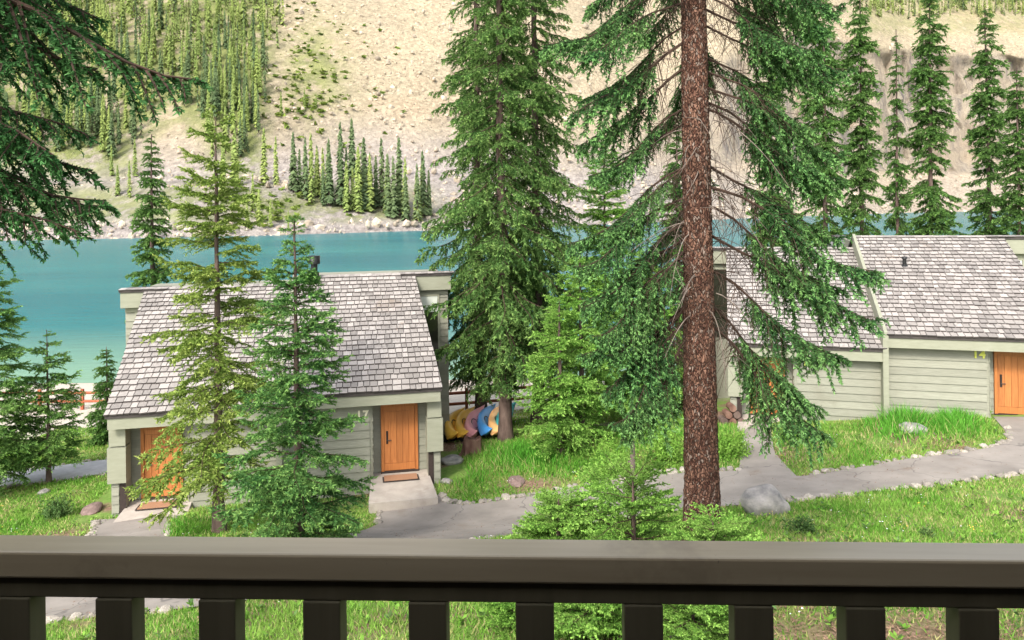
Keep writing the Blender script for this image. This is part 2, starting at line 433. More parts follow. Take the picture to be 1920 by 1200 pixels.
def terr(x, y):
    x = np.asarray(x, float); y = np.asarray(y, float); shp = np.broadcast(x, y).shape
    x = np.broadcast_to(x, shp).ravel(); y = np.broadcast_to(y, shp).ravel()
    xc = np.clip(x, -34, 40); yc = np.clip(y, -8, 55)
    out = np.empty(len(x))
    for i in range(0, len(x), 60000):
        q = np.c_[xc[i:i + 60000], yc[i:i + 60000]]
        r2 = ((q[:, None] - C[None, :, :2]) ** 2).sum(-1)
        out[i:i + 60000] = _k(r2) @ sol[:n] + sol[n] + q @ sol[n + 1:]
    w = np.clip((y - 46) / 10, 0, 1); w = w * w * (3 - 2 * w)
    out = out * (1 - w) + (LAKE_Z - 1.6) * w
    return out.reshape(shp) if shp else float(out[0])
def hit(px, py):
    """where the line of sight through a picture point meets the ground"""
    u, v = ray(px, py)
    D = np.linspace(4, 70, 1500)
    dz = CAMZ + v * D - terr(u * D, D)
    i = int(np.argmax(dz < 0)) if (dz < 0).any() else len(D) - 1
    d = D[i]
    if i > 0:
        a, b = dz[i - 1], dz[i]; d = D[i - 1] + (D[i] - D[i - 1]) * a / (a - b + 1e-12)
    return Vector((u * d, d, float(terr(u * d, d))))
def on(x, y, dz=0.0): return Vector((x, y, float(terr(x, y)) + dz))
def standing(px, D):
    """ground point at depth D under picture column px"""
    x = (px - 960) / FPX * D
    return on(x, D)

# ground sheet
gx = np.unique(np.r_[np.linspace(-400, -36, 30), np.arange(-36, 42.01, .3), np.linspace(42, 400, 30)])
gy = np.unique(np.r_[np.linspace(-120, -8, 12), np.arange(-8, 60.01, .3)])
GX, GY = np.meshgrid(gx, gy, indexing='ij')
GZ = terr(GX, GY)
def grid_faces(a, b):
    i, j = np.meshgrid(np.arange(a - 1), np.arange(b - 1), indexing='ij')
    return np.stack([i * b + j, (i + 1) * b + j, (i + 1) * b + j + 1, i * b + j + 1], -1).reshape(-1, 4)
me = np_mesh('ground', np.stack([GX, GY, GZ], -1).reshape(-1, 3), grid_faces(len(gx), len(gy)), M['ground'], smooth=True)
sand = np.clip((GY - 33 + 2.0 * np.sin(GX * .5) + np.where(GX > -8, 3, 0)) / 4.0, 0, 1).ravel().astype(np.float32)
me.attributes.new('sand', 'FLOAT', 'POINT').data.foreach_set('value', sand)
gu, gv = np.where(GY > 3, GX / np.maximum(GY, 3), 9), (GZ - CAMZ) / np.maximum(GY, 3)
gpx_, gpy_ = 960 + FPX * (gu * CR - gv * SR), HY - FPX * (gu * SR + gv * CR)
soil = np.zeros_like(GX)
for (cx, cy, sx, sy, w) in ((1000, 908, 75, 16, 1.), (1650, 1190, 300, 40, 1.), (1330, 1030, 70, 50, .7), (150, 1000, 60, 16, .6), (700, 1195, 80, 14, .5)):
    soil = np.maximum(soil, w * np.exp(-(((gpx_ - cx) / sx) ** 2 + ((gpy_ - cy) / sy) ** 2)))
me.attributes.new('soil', 'FLOAT', 'POINT').data.foreach_set('value', soil.ravel().astype(np.float32))
tagit(link('ground', me), kind='structure')

# lake
lx = np.linspace(-700, 1200, 120); ly = np.unique(np.r_[np.arange(44, 90, 1.5), np.linspace(90, 1100, 60)])
LX, LY = np.meshgrid(lx, ly, indexing='ij')
me = np_mesh('lake', np.stack([LX, LY, np.full_like(LX, LAKE_Z)], -1).reshape(-1, 3), grid_faces(len(lx), len(ly)), M['water'], smooth=True)
me.attributes.new('shallow', 'FLOAT', 'POINT').data.foreach_set('value', np.clip(1 - (LY - 50) / 22, 0, 1).ravel().astype(np.float32))
tagit(link('lake', me), kind='structure')

# ------------------------------------------------------------------ mountain
mpx = np.arange(-900, 2900.1, 11.0)
SHORE = np.interp(mpx, [-900, -300, 0, 480, 790, 1100, 1400, 1700, 1920, 2900], [470, 462, 457, 447, 437, 426, 412, 401, 397, 392])
rows = np.linspace(0, 1, 170) ** 1.35
def sm(x, a, b):
    t = np.clip((x - a) / (b - a), 0, 1); return t * t * (3 - 2 * t)
def profile(px, ys):
    u, v = ray(px, ys); D0 = (LAKE_Z - 1.0 - CAMZ) / v
    w = float(sm(px, 1150, 1560))
    # left slope: (run, height)
    t1 = np.array([0, 6, 30, 75, 130, 900]); z1 = np.array([0, 3.5, 12, 30, 64, 620.])
    t2 = np.array([0, 10, 60, 110, 150, 175, 260, 900]); z2 = np.array([0, 3, 20, 44, 120, 178, 235, 640.])
    T = rows * 620
    Z = np.interp(T, t1, z1) * (1 - w) + np.interp(T, t2, z2) * w
    return u, D0, T, Z, w
MV = np.zeros((len(mpx), len(rows), 3)); MCL = np.zeros(MV.shape[:2]); MAP = MCL.copy(); MVG = MCL.copy()
for i, px in enumerate(mpx):
    u, D0, T, Z, w = profile(px, SHORE[i])
    for j in range(len(rows)):
        D = D0 + T[j]; x = u * D; z = LAKE_Z - 1.0 + Z[j]
        amp = min(1, T[j] / 40)
        nz = mnoise.fractal((x * .012, D * .010, z * .006), .9, 2.1, 5)
        nf = mnoise.fractal((x * .06 + 9, D * .05, z * .05), .8, 2.1, 3)
        cl = w * float(sm(T[j], 95, 118) * (1 - sm(T[j], 165, 190)))
        rib = mnoise.fractal((x * .05, 3.1, z * .006), .8, 2.2, 5)
        z2 = z + amp * (nz * 7 + nf * .9)
        rb2 = abs(mnoise.fractal((x * .11 + 4, 1.7, z * .012), .8, 2.2, 4))
        D2 = D + cl * (rib * 24 + rb2 * 16) + amp * nz * 3 + cl * 7 * math.floor(z / 26 + rib * .5) * .5
        MV[i, j] = (u * D2, D2, z2)
        MCL[i, j] = min(1, cl * 1.6)
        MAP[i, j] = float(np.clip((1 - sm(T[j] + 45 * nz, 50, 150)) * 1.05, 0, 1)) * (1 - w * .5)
# picture coordinates of mountain vertices to say where things grow
def project(V):
    u0, v0 = V[..., 0] / V[..., 1], (V[..., 2] - CAMZ) / V[..., 1]
    u, v = u0 * CR - v0 * SR, u0 * SR + v0 * CR
    return 960 + u * FPX, HY - v * FPX
MPX, MPY = project(MV)
def veg_density(px, py):
    """share of the far slope that is wooded"""
    edge = 530 - np.clip(py - 60, 0, 400) * .12
    d = sm(px, edge + 20, edge - 40)
    d = d * sm(py, 365, 285)
    hole = np.exp(-(((px - 330) / 62) ** 2 + ((py - 300) / 62) ** 2))
    d = d * (1 - np.clip(hole * 1.6, 0, 1))
    r = sm(px, 1560, 1640) * sm(py, 75, 50)
    return np.clip(d + r, 0, 1)
vegc = veg_density(MPX, MPY)
vegc = np.maximum(vegc, .9 * np.exp(-(((MPX - 590) / 60) ** 2 + ((MPY - 130) / 90) ** 2)))
vegc = np.maximum(vegc, .75 * sm(MPY, 330, 370) * sm(MPY, 425, 405) * sm(MPX, 900, 700))
vegc = vegc * (1 - .55 * sm(MPX, 1450, 1600))
vegc = np.where(MPY < -80, 1.0 * sm(MPX, 700, 400), vegc)
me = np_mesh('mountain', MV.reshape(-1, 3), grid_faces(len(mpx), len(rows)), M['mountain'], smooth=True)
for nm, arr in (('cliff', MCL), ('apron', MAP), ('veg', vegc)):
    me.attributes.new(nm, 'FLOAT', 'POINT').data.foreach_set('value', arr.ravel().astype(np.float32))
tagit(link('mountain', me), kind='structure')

def rock_vf(r, sub=1, rough=.3, seed=0, flat=1.0):
    bm = bmesh.new(); bmesh.ops.create_icosphere(bm, subdivisions=sub, radius=1.0)
    V = np.array([v.co[:] for v in bm.verts]); F = np.array([[v.index for v in f.verts] for f in bm.faces]); bm.free()
    d = np.array([mnoise.fractal((v[0] * 1.1 + seed * 7.3, v[1] * 1.1, v[2] * 1.1 + seed), 1, 2, 4) for v in V])
    V = V * (1 + rough * d[:, None]); V[:, 2] *= flat
    return V * r, F
# scree boulders on the far slope
flatV = MV.reshape(-1, 3); fpx, fpy = MPX.ravel(), MPY.ravel()
cand = np.where((fpx > -50) & (fpx < 1980) & (fpy > -60) & (vegc.ravel() < .4) & (MCL.ravel() < .2))[0]
pick = rng.choice(cand, 7000)
V0, F0 = rock_vf(1, 1, .35, 3)
V0 = V0[:12] if False else V0
bm = bmesh.new(); bmesh.ops.create_icosphere(bm, subdivisions=1, radius=1.0)
IV = np.array([v.co[:] for v in bm.verts]); IF = np.array([[v.index for v in f.verts] for f in bm.faces]); bm.free()
s = rng.gamma(1.2, .42, len(pick)) + .25
allV = IV[None] * s[:, None, None] * rng.uniform(.6, 1.25, (len(pick), 1, 3)) * (1 + rng.normal(0, .13, (len(pick), len(IV), 1)))
allV = allV + (flatV[pick] + np.c_[rng.normal(0, 3, (len(pick), 2)), np.zeros(len(pick))])[:, None]
allF = (IF[None] + (np.arange(len(pick)) * len(IV))[:, None, None]).reshape(-1, 3)
o = link('scree', np_mesh('scree', allV.reshape(-1, 3), allF, M['scree']))
tagit(o, 'pale broken boulders scattered over the far talus slope', 'rocks', kind='stuff')

# ------------------------------------------------------------------ far conifers
def far_tree(seed, layers=32, nb=8, H=1.0, W=.13, gap=.0):
    r = np.random.default_rng(seed); V, F = [], []
    tv, tf = tube_vf([[0, 0, 0], [0, 0, .5], [0, 0, 1]], [.012, .008, .001], 4)
    nv = len(tv); V.append(tv); F.append(np.concatenate([tf[:, [0, 1, 2]], tf[:, [0, 2, 3]]]))
    mi = [np.zeros(len(F[0]))]
    for k in range(layers):
        h = .08 + .92 * (k / layers) ** .95
        for b in range(nb):
            if r.random() < gap: continue
            a = r.uniform(0, 6.28); L = W * (1 - h) ** .75 * r.uniform(.55, 1.15) + .012
            hh = h + r.uniform(-.02, .02); w = L * .30 + .004
            d = np.array([math.cos(a), math.sin(a), 0]); q = np.array([-d[1], d[0], 0])
            top = np.array([0, 0, hh + .035]); tip = d * L + [0, 0, hh - L * .55]
            m_ = d * L * .55
            vv = np.array([top, m_ + q * w + [0, 0, hh - .02], tip, m_ - q * w + [0, 0, hh - .02]])
            V.append(vv); F.append(np.array([[0, 1, 2], [0, 2, 3]]) + nv); nv += 4
            mi.append(np.ones(2))
    return np.concatenate(V) * H, np.concatenate(F), np.concatenate(mi)
FAR = [far_tree(s_, W=w_, gap=g_) for s_, w_, g_ in ((1, .10, .1), (2, .12, .15), (3, .085, .2), (4, .14, .1), (5, .075, .3))]
FARLOW = [far_tree(s_, 13, 5, W=w_, gap=.05) for s_, w_ in ((11, .12), (12, .135), (13, .10), (14, .15), (15, .09))]
FARM = {}
for k, (v, f, mi) in enumerate(FAR):
    for c in ('far', 'far_dark'):
        FARM[(k, c)] = np_mesh('far_conifer', v, f, [M['thinbark'], M[c]], mi)
def slope_point(px, py):
    i = int(np.argmin((fpx - px) ** 2 + (fpy - py) ** 2)); return flatV[i]
# trees of the wooded slope: find base points
w_all = veg_density(MPX, MPY + 30).ravel()
ok = np.where((w_all > .25) & (fpx > -120) & (fpx < 2000) & (fpy > -110))[0]
# weight by ground area so that the wood is even
area = (flatV[ok, 1] * (rows[1:].mean() * 11)) ** 1.0
pts = rng.choice(ok, 3200, p=(w_all[ok] * area) / (w_all[ok] * area).sum())
P3 = flatV[pts] + np.c_[rng.normal(0, 2.2, (len(pts), 2)), np.zeros(len(pts)) - .6]
hs = rng.uniform(14, 31, len(pts))
order = np.argsort(-(hs / P3[:, 1]) - (fpy[pts] > 0) * 10)
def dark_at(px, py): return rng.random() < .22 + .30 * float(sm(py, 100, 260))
acc = {'far': [[], [], 0], 'far_dark': [[], [], 0]}
SV, SF, SM, sn = [], [], [], 0
for q, i in enumerate(order):
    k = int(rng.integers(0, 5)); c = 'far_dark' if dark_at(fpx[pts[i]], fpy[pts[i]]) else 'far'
    h = float(hs[i])
    if q < 280:
        o = link('far_conifer', FARM[(k, c)])
        o.location = P3[i]; o.scale = (h * rng.uniform(.7, 1.05),) * 2 + (h,); o.rotation_euler = (0, 0, rng.uniform(0, 6.28))
        tagit(o, 'slender yellow-green conifer in the dense wood on the far slope', 'tree', 'conifers of the wood on the far slope')
    else:
        v, f, mi = FARLOW[k]
        vv = (v * [h * .85, h * .85, h]) @ rot_z(rng.uniform(0, 6.28)).T + P3[i]
        SV.append(vv); SF.append(f + sn); SM.append(np.where(mi == 0, 0, 1 if c == 'far' else 2)); sn += len(vv)
o = link('far_wood', np_mesh('far_wood', np.concatenate(SV), np.concatenate(SF), [M['thinbark'], M['far'], M['far_dark']], np.concatenate(SM)))
tagit(o, 'mass of slender conifers covering the far slope', 'wood', kind='stuff')
# conifers standing on the bench by the far shore (told apart one by one)
SHT = [(500, 345, 240, 0), (520, 350, 255, 0), (548, 358, 245, 1), (566, 360, 278, 1), (585, 362, 248, 0), (597, 362, 270, 1), (619, 380, 258, 1), (640, 385, 228, 1), (662, 335, 222, 1),
       (650, 398, 300, 0), (668, 400, 275, 0), (687, 396, 258, 1), (700, 398, 290, 0), (717, 392, 258, 1), (729, 400, 305, 0), (746, 405, 256, 1), (764, 412, 295, 0), (778, 415, 315, 0), (790, 410, 282, 1),
       (803, 405, 320, 0), (440, 350, 235, 0), (420, 372, 262, 0), (470, 395, 320, 0), (485, 420, 355, 0), (510, 425, 370, 0), (538, 432, 390, 0), (460, 425, 372, 0), (530, 218, 172, 0), (575, 205, 160, 0), (590, 200, 172, 0), (455, 290, 215, 1),
       (240, 372, 300, 0), (215, 365, 305, 0), (205, 330, 270, 0), (250, 330, 255, 0)]
SHT += [(float(rng.uniform(545, 812)), 0, 0, int(rng.random() < .6)) for _ in range(34)]
SHT = [(a_, b_, c_, d_) if b_ else (a_, 352 + (a_ - 545) * .2 + float(rng.uniform(0, 22)), 352 + (a_ - 545) * .2 - float(rng.uniform(45, 105)), d_) for a_, b_, c_, d_ in SHT]
for k, (px, yb, yt, dk) in enumerate(SHT):
    b = slope_point(px, yb); D = b[1]; h = (yb - yt) / FPX * D
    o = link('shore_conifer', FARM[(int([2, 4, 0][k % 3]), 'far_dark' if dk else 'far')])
    o.location = (b[0], b[1], b[2] - .5); o.scale = (h * 1.25, h * 1.25, h); o.rotation_euler = (0, 0, k * 1.3)
    tagit(o, 'slender dark conifer on the bench above the far shore' if dk else 'pale green conifer standing near the far shore', 'tree',
          'dark conifers above the far shore' if dk else 'pale conifers near the far shore')
# shrubs on the far talus
sh = np.concatenate([rng.normal((575, 110), (45, 75), (160, 2)), rng.normal((560, 195), (30, 25), (50, 2)), rng.normal((480, 388), (70, 22), (90, 2)), rng.normal((640, 140), (70, 70), (50, 2))])
SV, SF, sn = [], [], 0
for (a, b_) in sh:
    p = slope_point(a, b_) + np.r_[rng.normal(0, 2, 2), .3]
    for q in range(14):
        v = rng.normal(0, 1, (3, 3)) * [1.1, 1.1, .7] + p; SV.append(v); SF.append(np.arange(3)[None] + sn); sn += 3
o = link('slope_shrubs', np_mesh('slope_shrubs', np.concatenate(SV), np.concatenate(SF), M['slope_green']))
tagit(o, 'low green scrub in patches on the far talus', 'scrub', kind='stuff')

# ------------------------------------------------------------------ paths
def path_strip(name, A, B, m, dz=.03, n=90, k=8, parent=None):
    A = np.array([hit(*p) for p in A]); B = np.array([hit(*p) for p in B])
    def res(Q):
        d = np.r_[0, np.cumsum(np.linalg.norm(np.diff(Q[:, :2], axis=0), axis=1))]; t = np.linspace(0, d[-1], n)
        return np.c_[np.interp(t, d, Q[:, 0]), np.interp(t, d, Q[:, 1])]
    a, b = res(A), res(B)
    w = np.linspace(0, 1, k)
    XY = a[:, None] * (1 - w[None, :, None]) + b[:, None] * w[None, :, None]
    Z = terr(XY[..., 0], XY[..., 1]) + dz
    F = grid_faces(n, k)[:, ::-1]
    me = np_mesh(name, np.concatenate([XY, Z[..., None]], -1).reshape(-1, 3), F, m, smooth=True)
    o = link(name, me, parent)
    if parent is None: o['kind'] = 'structure'
    return o, np.concatenate([a, b[::-1]]), a, b
U = [(2060, 828), (1960, 828), (1893, 830), (1860, 840), (1800, 850), (1700, 862), (1620, 876), (1560, 886), (1500, 895), (1385, 884), (1240, 890), (1150, 905), (1050, 922), (960, 936), (885, 947), (846, 946), (826, 930), (760, 936), (712, 948), (706, 985), (600, 1012), (450, 1050), (318, 1075), (200, 1092), (75, 1112), (-80, 1130)]
Lw = [(2060, 872), (1920, 887), (1860, 895), (1800, 903), (1700, 914), (1600, 927), (1500, 938), (1400, 948), (1300, 956), (1200, 968), (1100, 985), (1000, 1000), (930, 1010), (870, 1022), (800, 1042), (720, 1070), (600, 1100), (450, 1130), (320, 1146), (160, 1158), (75, 1168), (-80, 1185)]
polys = []
path, pl, ua, lb = path_strip('footpath', U, Lw, M['asphalt'], n=160); polys.append(pl)
for nm, A, B, dz in (('footpath_branch', [(188, 976), (172, 1003), (110, 1090)], [(320, 970), (312, 1003), (300, 1085)], .036),
                     ('footpath_branch', [(1398, 778), (1390, 840), (1385, 890)], [(1440, 778), (1452, 850), (1500, 900)], .036),
                     ('footpath_branch', [(1862, 783), (1882, 806), (1893, 828), (1893, 838)], [(1990, 783), (2010, 806), (2050, 828), (2050, 838)], .036)):
    o, pl, _, _ = path_strip(nm, A, B, M['asphalt'], dz, 24); polys.append(pl)
o, pl, bu, bl = path_strip('gravel_path', [(-80, 898), (0, 886), (110, 874), (215, 861), (330, 850)], [(-80, 926), (0, 914), (110, 902), (215, 886), (330, 872)], M['gravel'], .03, 40); polys.append(pl)
gpath = o
def inside(poly, x, y):
    r = np.zeros(len(x), bool); j = len(poly) - 1
    for i in range(len(poly)):
        xi, yi = poly[i]; xj, yj = poly[j]
        c = ((yi > y) != (yj > y)) & (x < (xj - xi) * (y - yi) / (yj - yi + 1e-12) + xi)
        r ^= c; j = i
    return r
# stones lining the paths
STONES = [np_mesh('edging_stone', *rock_vf(1, 2, .45, s_, .62), M['stone'], smooth=False) for s_ in range(7)]
def stone_row(parent, pts, lo=.09, hi=.19, gap=1.9, skip=.0):
    Q = np.array([hit(*p) for p in pts]); d = np.r_[0, np.cumsum(np.linalg.norm(np.diff(Q[:, :2], axis=0), axis=1))]
    t = 0.0
    while t < d[-1]:
        r_ = float(rng.uniform(lo, hi))
        if rng.random() >= skip:
            x = np.interp(t, d, Q[:, 0]) + rng.normal(0, .03); y = np.interp(t, d, Q[:, 1]) + rng.normal(0, .03)
            o = link('edging_stone', STONES[int(rng.integers(0, 7))], parent)
            o.location = on(x, y, r_ * .2); o.scale = (r_ * rng.uniform(.8, 1.4), r_ * rng.uniform(.7, 1.1), r_ * rng.uniform(.8, 1.15)); o.rotation_euler = (rng.normal(0, .2), rng.normal(0, .2), rng.uniform(0, 6.28))
        t += r_ * gap
stone_row(path, [(1888, 800), (1893, 828), (1860, 838), (1800, 848), (1700, 860), (1620, 874), (1560, 884), (1500, 893)], .06, .14, skip=.12)
stone_row(path, [(1385, 882), (1300, 884), (1240, 887)])
stone_row(path, [(1240, 888), (1150, 903), (1050, 920), (960, 934), (885, 945), (846, 944), (824, 926)], .08, .17)
stone_row(path, [(1920, 889), (1860, 897), (1800, 905), (1700, 916), (1600, 929), (1500, 940), (1440, 945)], .08, .16, skip=.25)
stone_row(path, [(698, 940), (713, 953), (708, 985)], .08, .15)
stone_row(path, [(930, 1010), (870, 1022), (800, 1042)], .07, .14)
stone_row(path, [(185, 980), (172, 1003), (120, 1080)], .07, .15, skip=.2)
stone_row(path, [(322, 968), (314, 1003), (305, 1060)], .06, .12, skip=.3)
stone_row(path, [(-20, 1180), (75, 1170), (110, 1164), (160, 1158), (320, 1147)], .07, .13)
stone_row(gpath, [(-20, 918), (60, 909), (110, 904), (215, 888)], .07, .13, skip=.15)
stone_row(gpath, [(-20, 888), (110, 873), (215, 860)], .07, .12, skip=.35)

# ------------------------------------------------------------------ cabins
def shingle_mesh(seed):
    r = random.Random(seed)
    V = box_vf(0, 1, 0, 1, 0, 1)      # x width, y up slope, z thickness (scaled by the object)
    V[4:6, 2] = 1.0; V[6:8, 2] = .25
    V[0, 1] += r.uniform(-.05, .05); V[4, 1] = V[0, 1]; V[1, 1] += r.uniform(-.05, .05); V[5, 1] = V[1, 1]
    return np_mesh('shingle', V, BOXF, [M['shingle'], M['shingle_butt']], [0, 0, 1, 0, 0, 0])
SHM = [shingle_mesh(i) for i in range(8)]
SHV = [np.array([v.co[:] for v in m_.vertices]) for m_ in SHM]

def text_mesh(txt, size, m):
    cu = bpy.data.curves.new('house_number', 'FONT'); cu.body = txt; cu.size = size; cu.extrude = .012; cu.space_character = 1.15; cu.offset = .013
    t = bpy.data.objects.new('tmp', cu); COL.objects.link(t)
    dg = bpy.context.evaluated_depsgraph_get()
    me = bpy.data.meshes.new_from_object(t.evaluated_get(dg)); me.materials.clear(); me.materials.append(m); me.name = 'house_number'
    bpy.data.objects.remove(t); bpy.data.curves.remove(cu)
    return me

def siding(parent, x0, x1, y, z0, z1, axis='x', exp=.27, sgn=-1, boards=True):
    """lapped boards; axis x: wall facing -y at y.  axis y: wall in the y direction at x=y argument, faces sgn*x"""
    k = 0; z = z0
    while z < z1 - .02:
        zt = min(z + exp + .02, z1)
        if axis == 'x':
            V = np.array([[x0, y - .045, z], [x1, y - .045, z], [x1, y - .004, z], [x0, y - .004, z], [x0, y - .006, zt], [x1, y - .006, zt], [x1, y - .003, zt], [x0, y - .003, zt]])
        else:
            s_ = sgn
            V = np.array([[y + s_ * .045, x0, z], [y + s_ * .045, x1, z], [y + s_ * .004, x1, z], [y + s_ * .004, x0, z], [y + s_ * .006, x0, zt], [y + s_ * .006, x1, zt], [y + s_ * .003, x1, zt], [y + s_ * .003, x0, zt]])
        link('siding_board', np_mesh('siding_board', V, BOXF, M['sage']), parent)
        z += exp
def prism(name, poly_yz, x0, x1, m, parent):
    nn = len(poly_yz)
    V = [[x0, y, z] for y, z in poly_yz] + [[x1, y, z] for y, z in poly_yz]
    bm = bmesh.new(); vv = [bm.verts.new(v) for v in V]
    bm.faces.new(vv[:nn]); bm.faces.new(vv[nn:][::-1])
    for i in range(nn): bm.faces.new([vv[i], vv[i + nn], vv[(i + 1) % nn + nn], vv[(i + 1) % nn]])
    bmesh.ops.recalc_face_normals(bm, faces=bm.faces)
    me = bpy.data.meshes.new(name); bm.to_mesh(me); bm.free(); me.materials.append(m)
    return link(name, me, parent)

def build_cabin(label, loc, yaw, units, skew, rake_x=None):
    cab = empty('cabin', loc, yaw, label, 'cabin', 'wooden cabins by the lake')
    Ra = Acc(); shs = []; roof = None
    for un in units:
        x0, W, zf, he, hr, dr, mir = un['x0'], un['W'], un['zf'], un['he'], un['hr'], un['dr'], un['mir']
        def X(a, b):   # door end is at local W unless mirrored
            return (x0 + a, x0 + b) if not mir else (x0 + W - b, x0 + W - a)
        sl = (hr - he) / dr
        def rz(y): return zf + he + sl * y
        # --- roof slab (trapezoid because the verge is skewed by the plan)
        e0, e1 = x0 - (.0 if un['inner0'] else .06), x0 + W + (.0 if un['inner1'] else .06)
        t0, t1 = e0 + (skew[0] if not un['inner0'] else 0), e1 + (skew[1] if not un['inner1'] else 0)
        zt, th = .0, .10
        V = [[e0, 0, rz(0)], [e1, 0, rz(0)], [t1, dr, rz(dr)], [t0, dr, rz(dr)]]
        V = [[a, b, c - th] for a, b, c in V] + V
        Ra.add(V, BOXF)
        # --- shingles
        S = math.hypot(dr, hr - he); ex = .275; nrow = int(S / ex) + 1; ang = math.atan2(hr - he, dr)
        for r_ in range(nrow):
            s_ = r_ * ex - .05
            f0 = max(0, s_) / S
            xa, xb = e0 + (t0 - e0) * f0 - .02, e1 + (t1 - e1) * f0 + .02
            x = xa - random.uniform(0, .1)
            while x < xb - .02:
                w = random.uniform(.17, .31)
                xs, xe = max(x, xa), min(x + w, xb)
                if xe - xs > .03:
                    Mx = Matrix.Translation((xs + .004, s_ * math.cos(ang), rz(0) + s_ * math.sin(ang) + .022 + random.uniform(-.006, .010))) @ Matrix.Rotation(ang - .055, 4, 'X') @ Matrix.Diagonal((xe - xs - .024, min(ex * 1.3, S - s_ + .02), .052, 1))
                    shs.append((r_, random.random(), Mx, random.randrange(8)))
                x += w
        # --- eave board, soffit
        y_ = X(0, W)
        box('fascia', y_[0], y_[1], .03, .09, zf + he - .44, zf + he - .085, M['sage_trim'], cab)
        box('drip_edge', y_[0] - .02, y_[1] + .02, -.01, .045, zf + he - .10, zf + he - .055, M['roofdeck'], cab)
        box('soffit', y_[0] + .02, y_[1] - .02, .092, 1.0, zf + he - .36, zf + he - .31, M['sage'], cab)
        # --- front wall with lapped boards
        a, b = X(0.0, W - 2.3)
        w1 = box('wall', a, b, .45, .60, zf - .7, zf + he - .362, M['sage'], cab)
        siding(w1, a, b - (.0), .45, zf - .55, zf + he - .37)
        a2, b2 = X(W - 2.3, W - 2.22)
        w2 = box('return_wall', a2 - .001, b2 + .001, .46, 1.06, zf - .5, zf + he - .362, M['sage'], cab)
        xs = (b2 if not mir else a2)
        siding(w2, .44, 1.0, xs, zf - .02, zf + he - .37, 'y', sgn=1 if not mir else -1)
        cx = X(W - 2.33, W - 2.25)
        a, b = X(W - 2.22, W - .30)
        w3 = box('recess_wall', a, b, 1.0, 1.12, zf - .5, zf + he - .362, M['sage'], cab)
        ra_, rb_ = X(W - .68, W - .40); siding(w3, ra_, rb_, 1.0, zf, zf + he - .37)
        ra_, rb_ = X(W - 2.20, W - 1.93); siding(w3, ra_, rb_, 1.0, zf, zf + he - .37)
        # --- door
        da, db = X(W - 1.92, W - .69)
        door = box('door', da + .10, db - .10, .955, 1.0, zf + .035, zf + 2.17, M['cedar_dark'], cab)
        for (p, q) in ((da, da + .098), (db - .098, db)):
            box('frame', p, q, .90, 1.01, zf, zf + 2.30, M['cedar_dark'], door)
        box('frame', da + .1, db - .1, .90, 1.01, zf + 2.175, zf + 2.30, M['cedar_dark'], door)
        npk = 5; pw = (db - da - .22) / npk
        for k in range(npk):
            xk = da + .11 + k * pw
            box('plank', xk + .006, xk + pw - .006, .932, .958, zf + .28, zf + 2.02, M['cedar'], door)
        box('bottom_rail', da + .11, db - .11, .926, .957, zf + .045, zf + .272, M['cedar'], door)
        box('top_rail', da + .11, db - .11, .926, .957, zf + 2.028, zf + 2.165, M['cedar'], door)
        hx = da + .20
        h = Acc(); h.add(box_vf(hx - .03, hx + .03, .905, .928, zf + .95, zf + 1.38), BOXF); h.add(*tube_vf([[hx, .90, zf + 1.06], [hx + .14, .885, zf + 1.07]], .014, 6))
        link('handle', h.mesh('handle', M['black']), door)
        box('sill', da - .02, db + .02, .86, 1.0, zf - .05, zf + .03, M['mat_edge'], door)
        # --- house number
        if un['num']:
            nx = un['numx']
            o = link('house_number', text_mesh(un['num'], .36, M[un['numc']]), cab)
            o.rotation_euler = (R(90), 0, 0); o.location = (nx, .405, zf + un['numz'])
        # --- end wing under the eave
        wa, wb = X(W - .40, W + .02)
        wing = box('end_wall', wa, wb, .40, 1.10, zf - .9, zf + he - .45, M['sage'], cab)
        sa, sb = X(W - .20, W + .0); siding(wing, sa, sb, .40, zf - .7, zf + .75)
        box('corner_box', X(W - .44, W + .09)[0], X(W - .44, W + .09)[1], .26, .75, zf + .78, zf + 1.86, M['sage_trim'], cab)
        box('corner_post', X(W - .42, W + .05)[0], X(W - .42, W + .05)[1], .31, .75, zf + 1.90, zf + he - .446, M['sage_trim'], cab)
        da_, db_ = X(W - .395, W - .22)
        box('recess_shade_strip', da_, db_, .385, .41, zf - .6, zf + .775, M['mat_edge'], cab)  # flat strip, a recess's shade put into its dark colour
        # --- side wall under the verge
        sx = X(W - .12, W - .02)
        sw = prism('side_wall', [(1.1, zf - .9), (dr, zf - .9), (dr, rz(dr) - .14), (1.1, rz(1.1) - .14)], sx[0], sx[1], M['sage'], cab)
        sk = (skew[0] if mir else skew[1])
        for v in sw.data.vertices: v.co.x += sk * v.co.y / dr - (.10 if not mir else -.10)
        # --- tall rear volume and its end window
        ext = un['ext']
        ba, bb = X(0, W + ext)
        rear = box('rear_wall', ba, bb, dr + .02, dr + 4.6, zf - 2.4, zf + hr - .26, M['sage'], cab)
        ws = un['wskew']
        ca, cb = X(W + ws - .45, W + ext)
        # jamb with boards, window
        ja, jb = X(W + ext - .36, W + ext - .01)
        siding(rear, ja, jb, dr + .02, zf + .3, zf + hr - .95)
        wna, wnb = X(W + ws - .5, W + ext - .42)
        win = box('window', wna, wnb, dr - .02, dr + .03, zf + 1.9, zf + hr - .98, M['glass'], cab)
        box('frame', X(W + ext - .43, W + ext - .36)[0], X(W + ext - .43, W + ext - .36)[1], dr - .05, dr + .03, zf + 1.8, zf + hr - .90, M['sage_trim'], win)
        box('frame', wna, wnb, dr - .05, dr + .03, zf + hr - .975, zf + hr - .90, M['sage_trim'], win)
        if not mir: box('blind', wna + .02, wnb - .02, dr - .032, dr - .022, zf + hr - 1.62, zf + hr - .98, M['blind'], win)
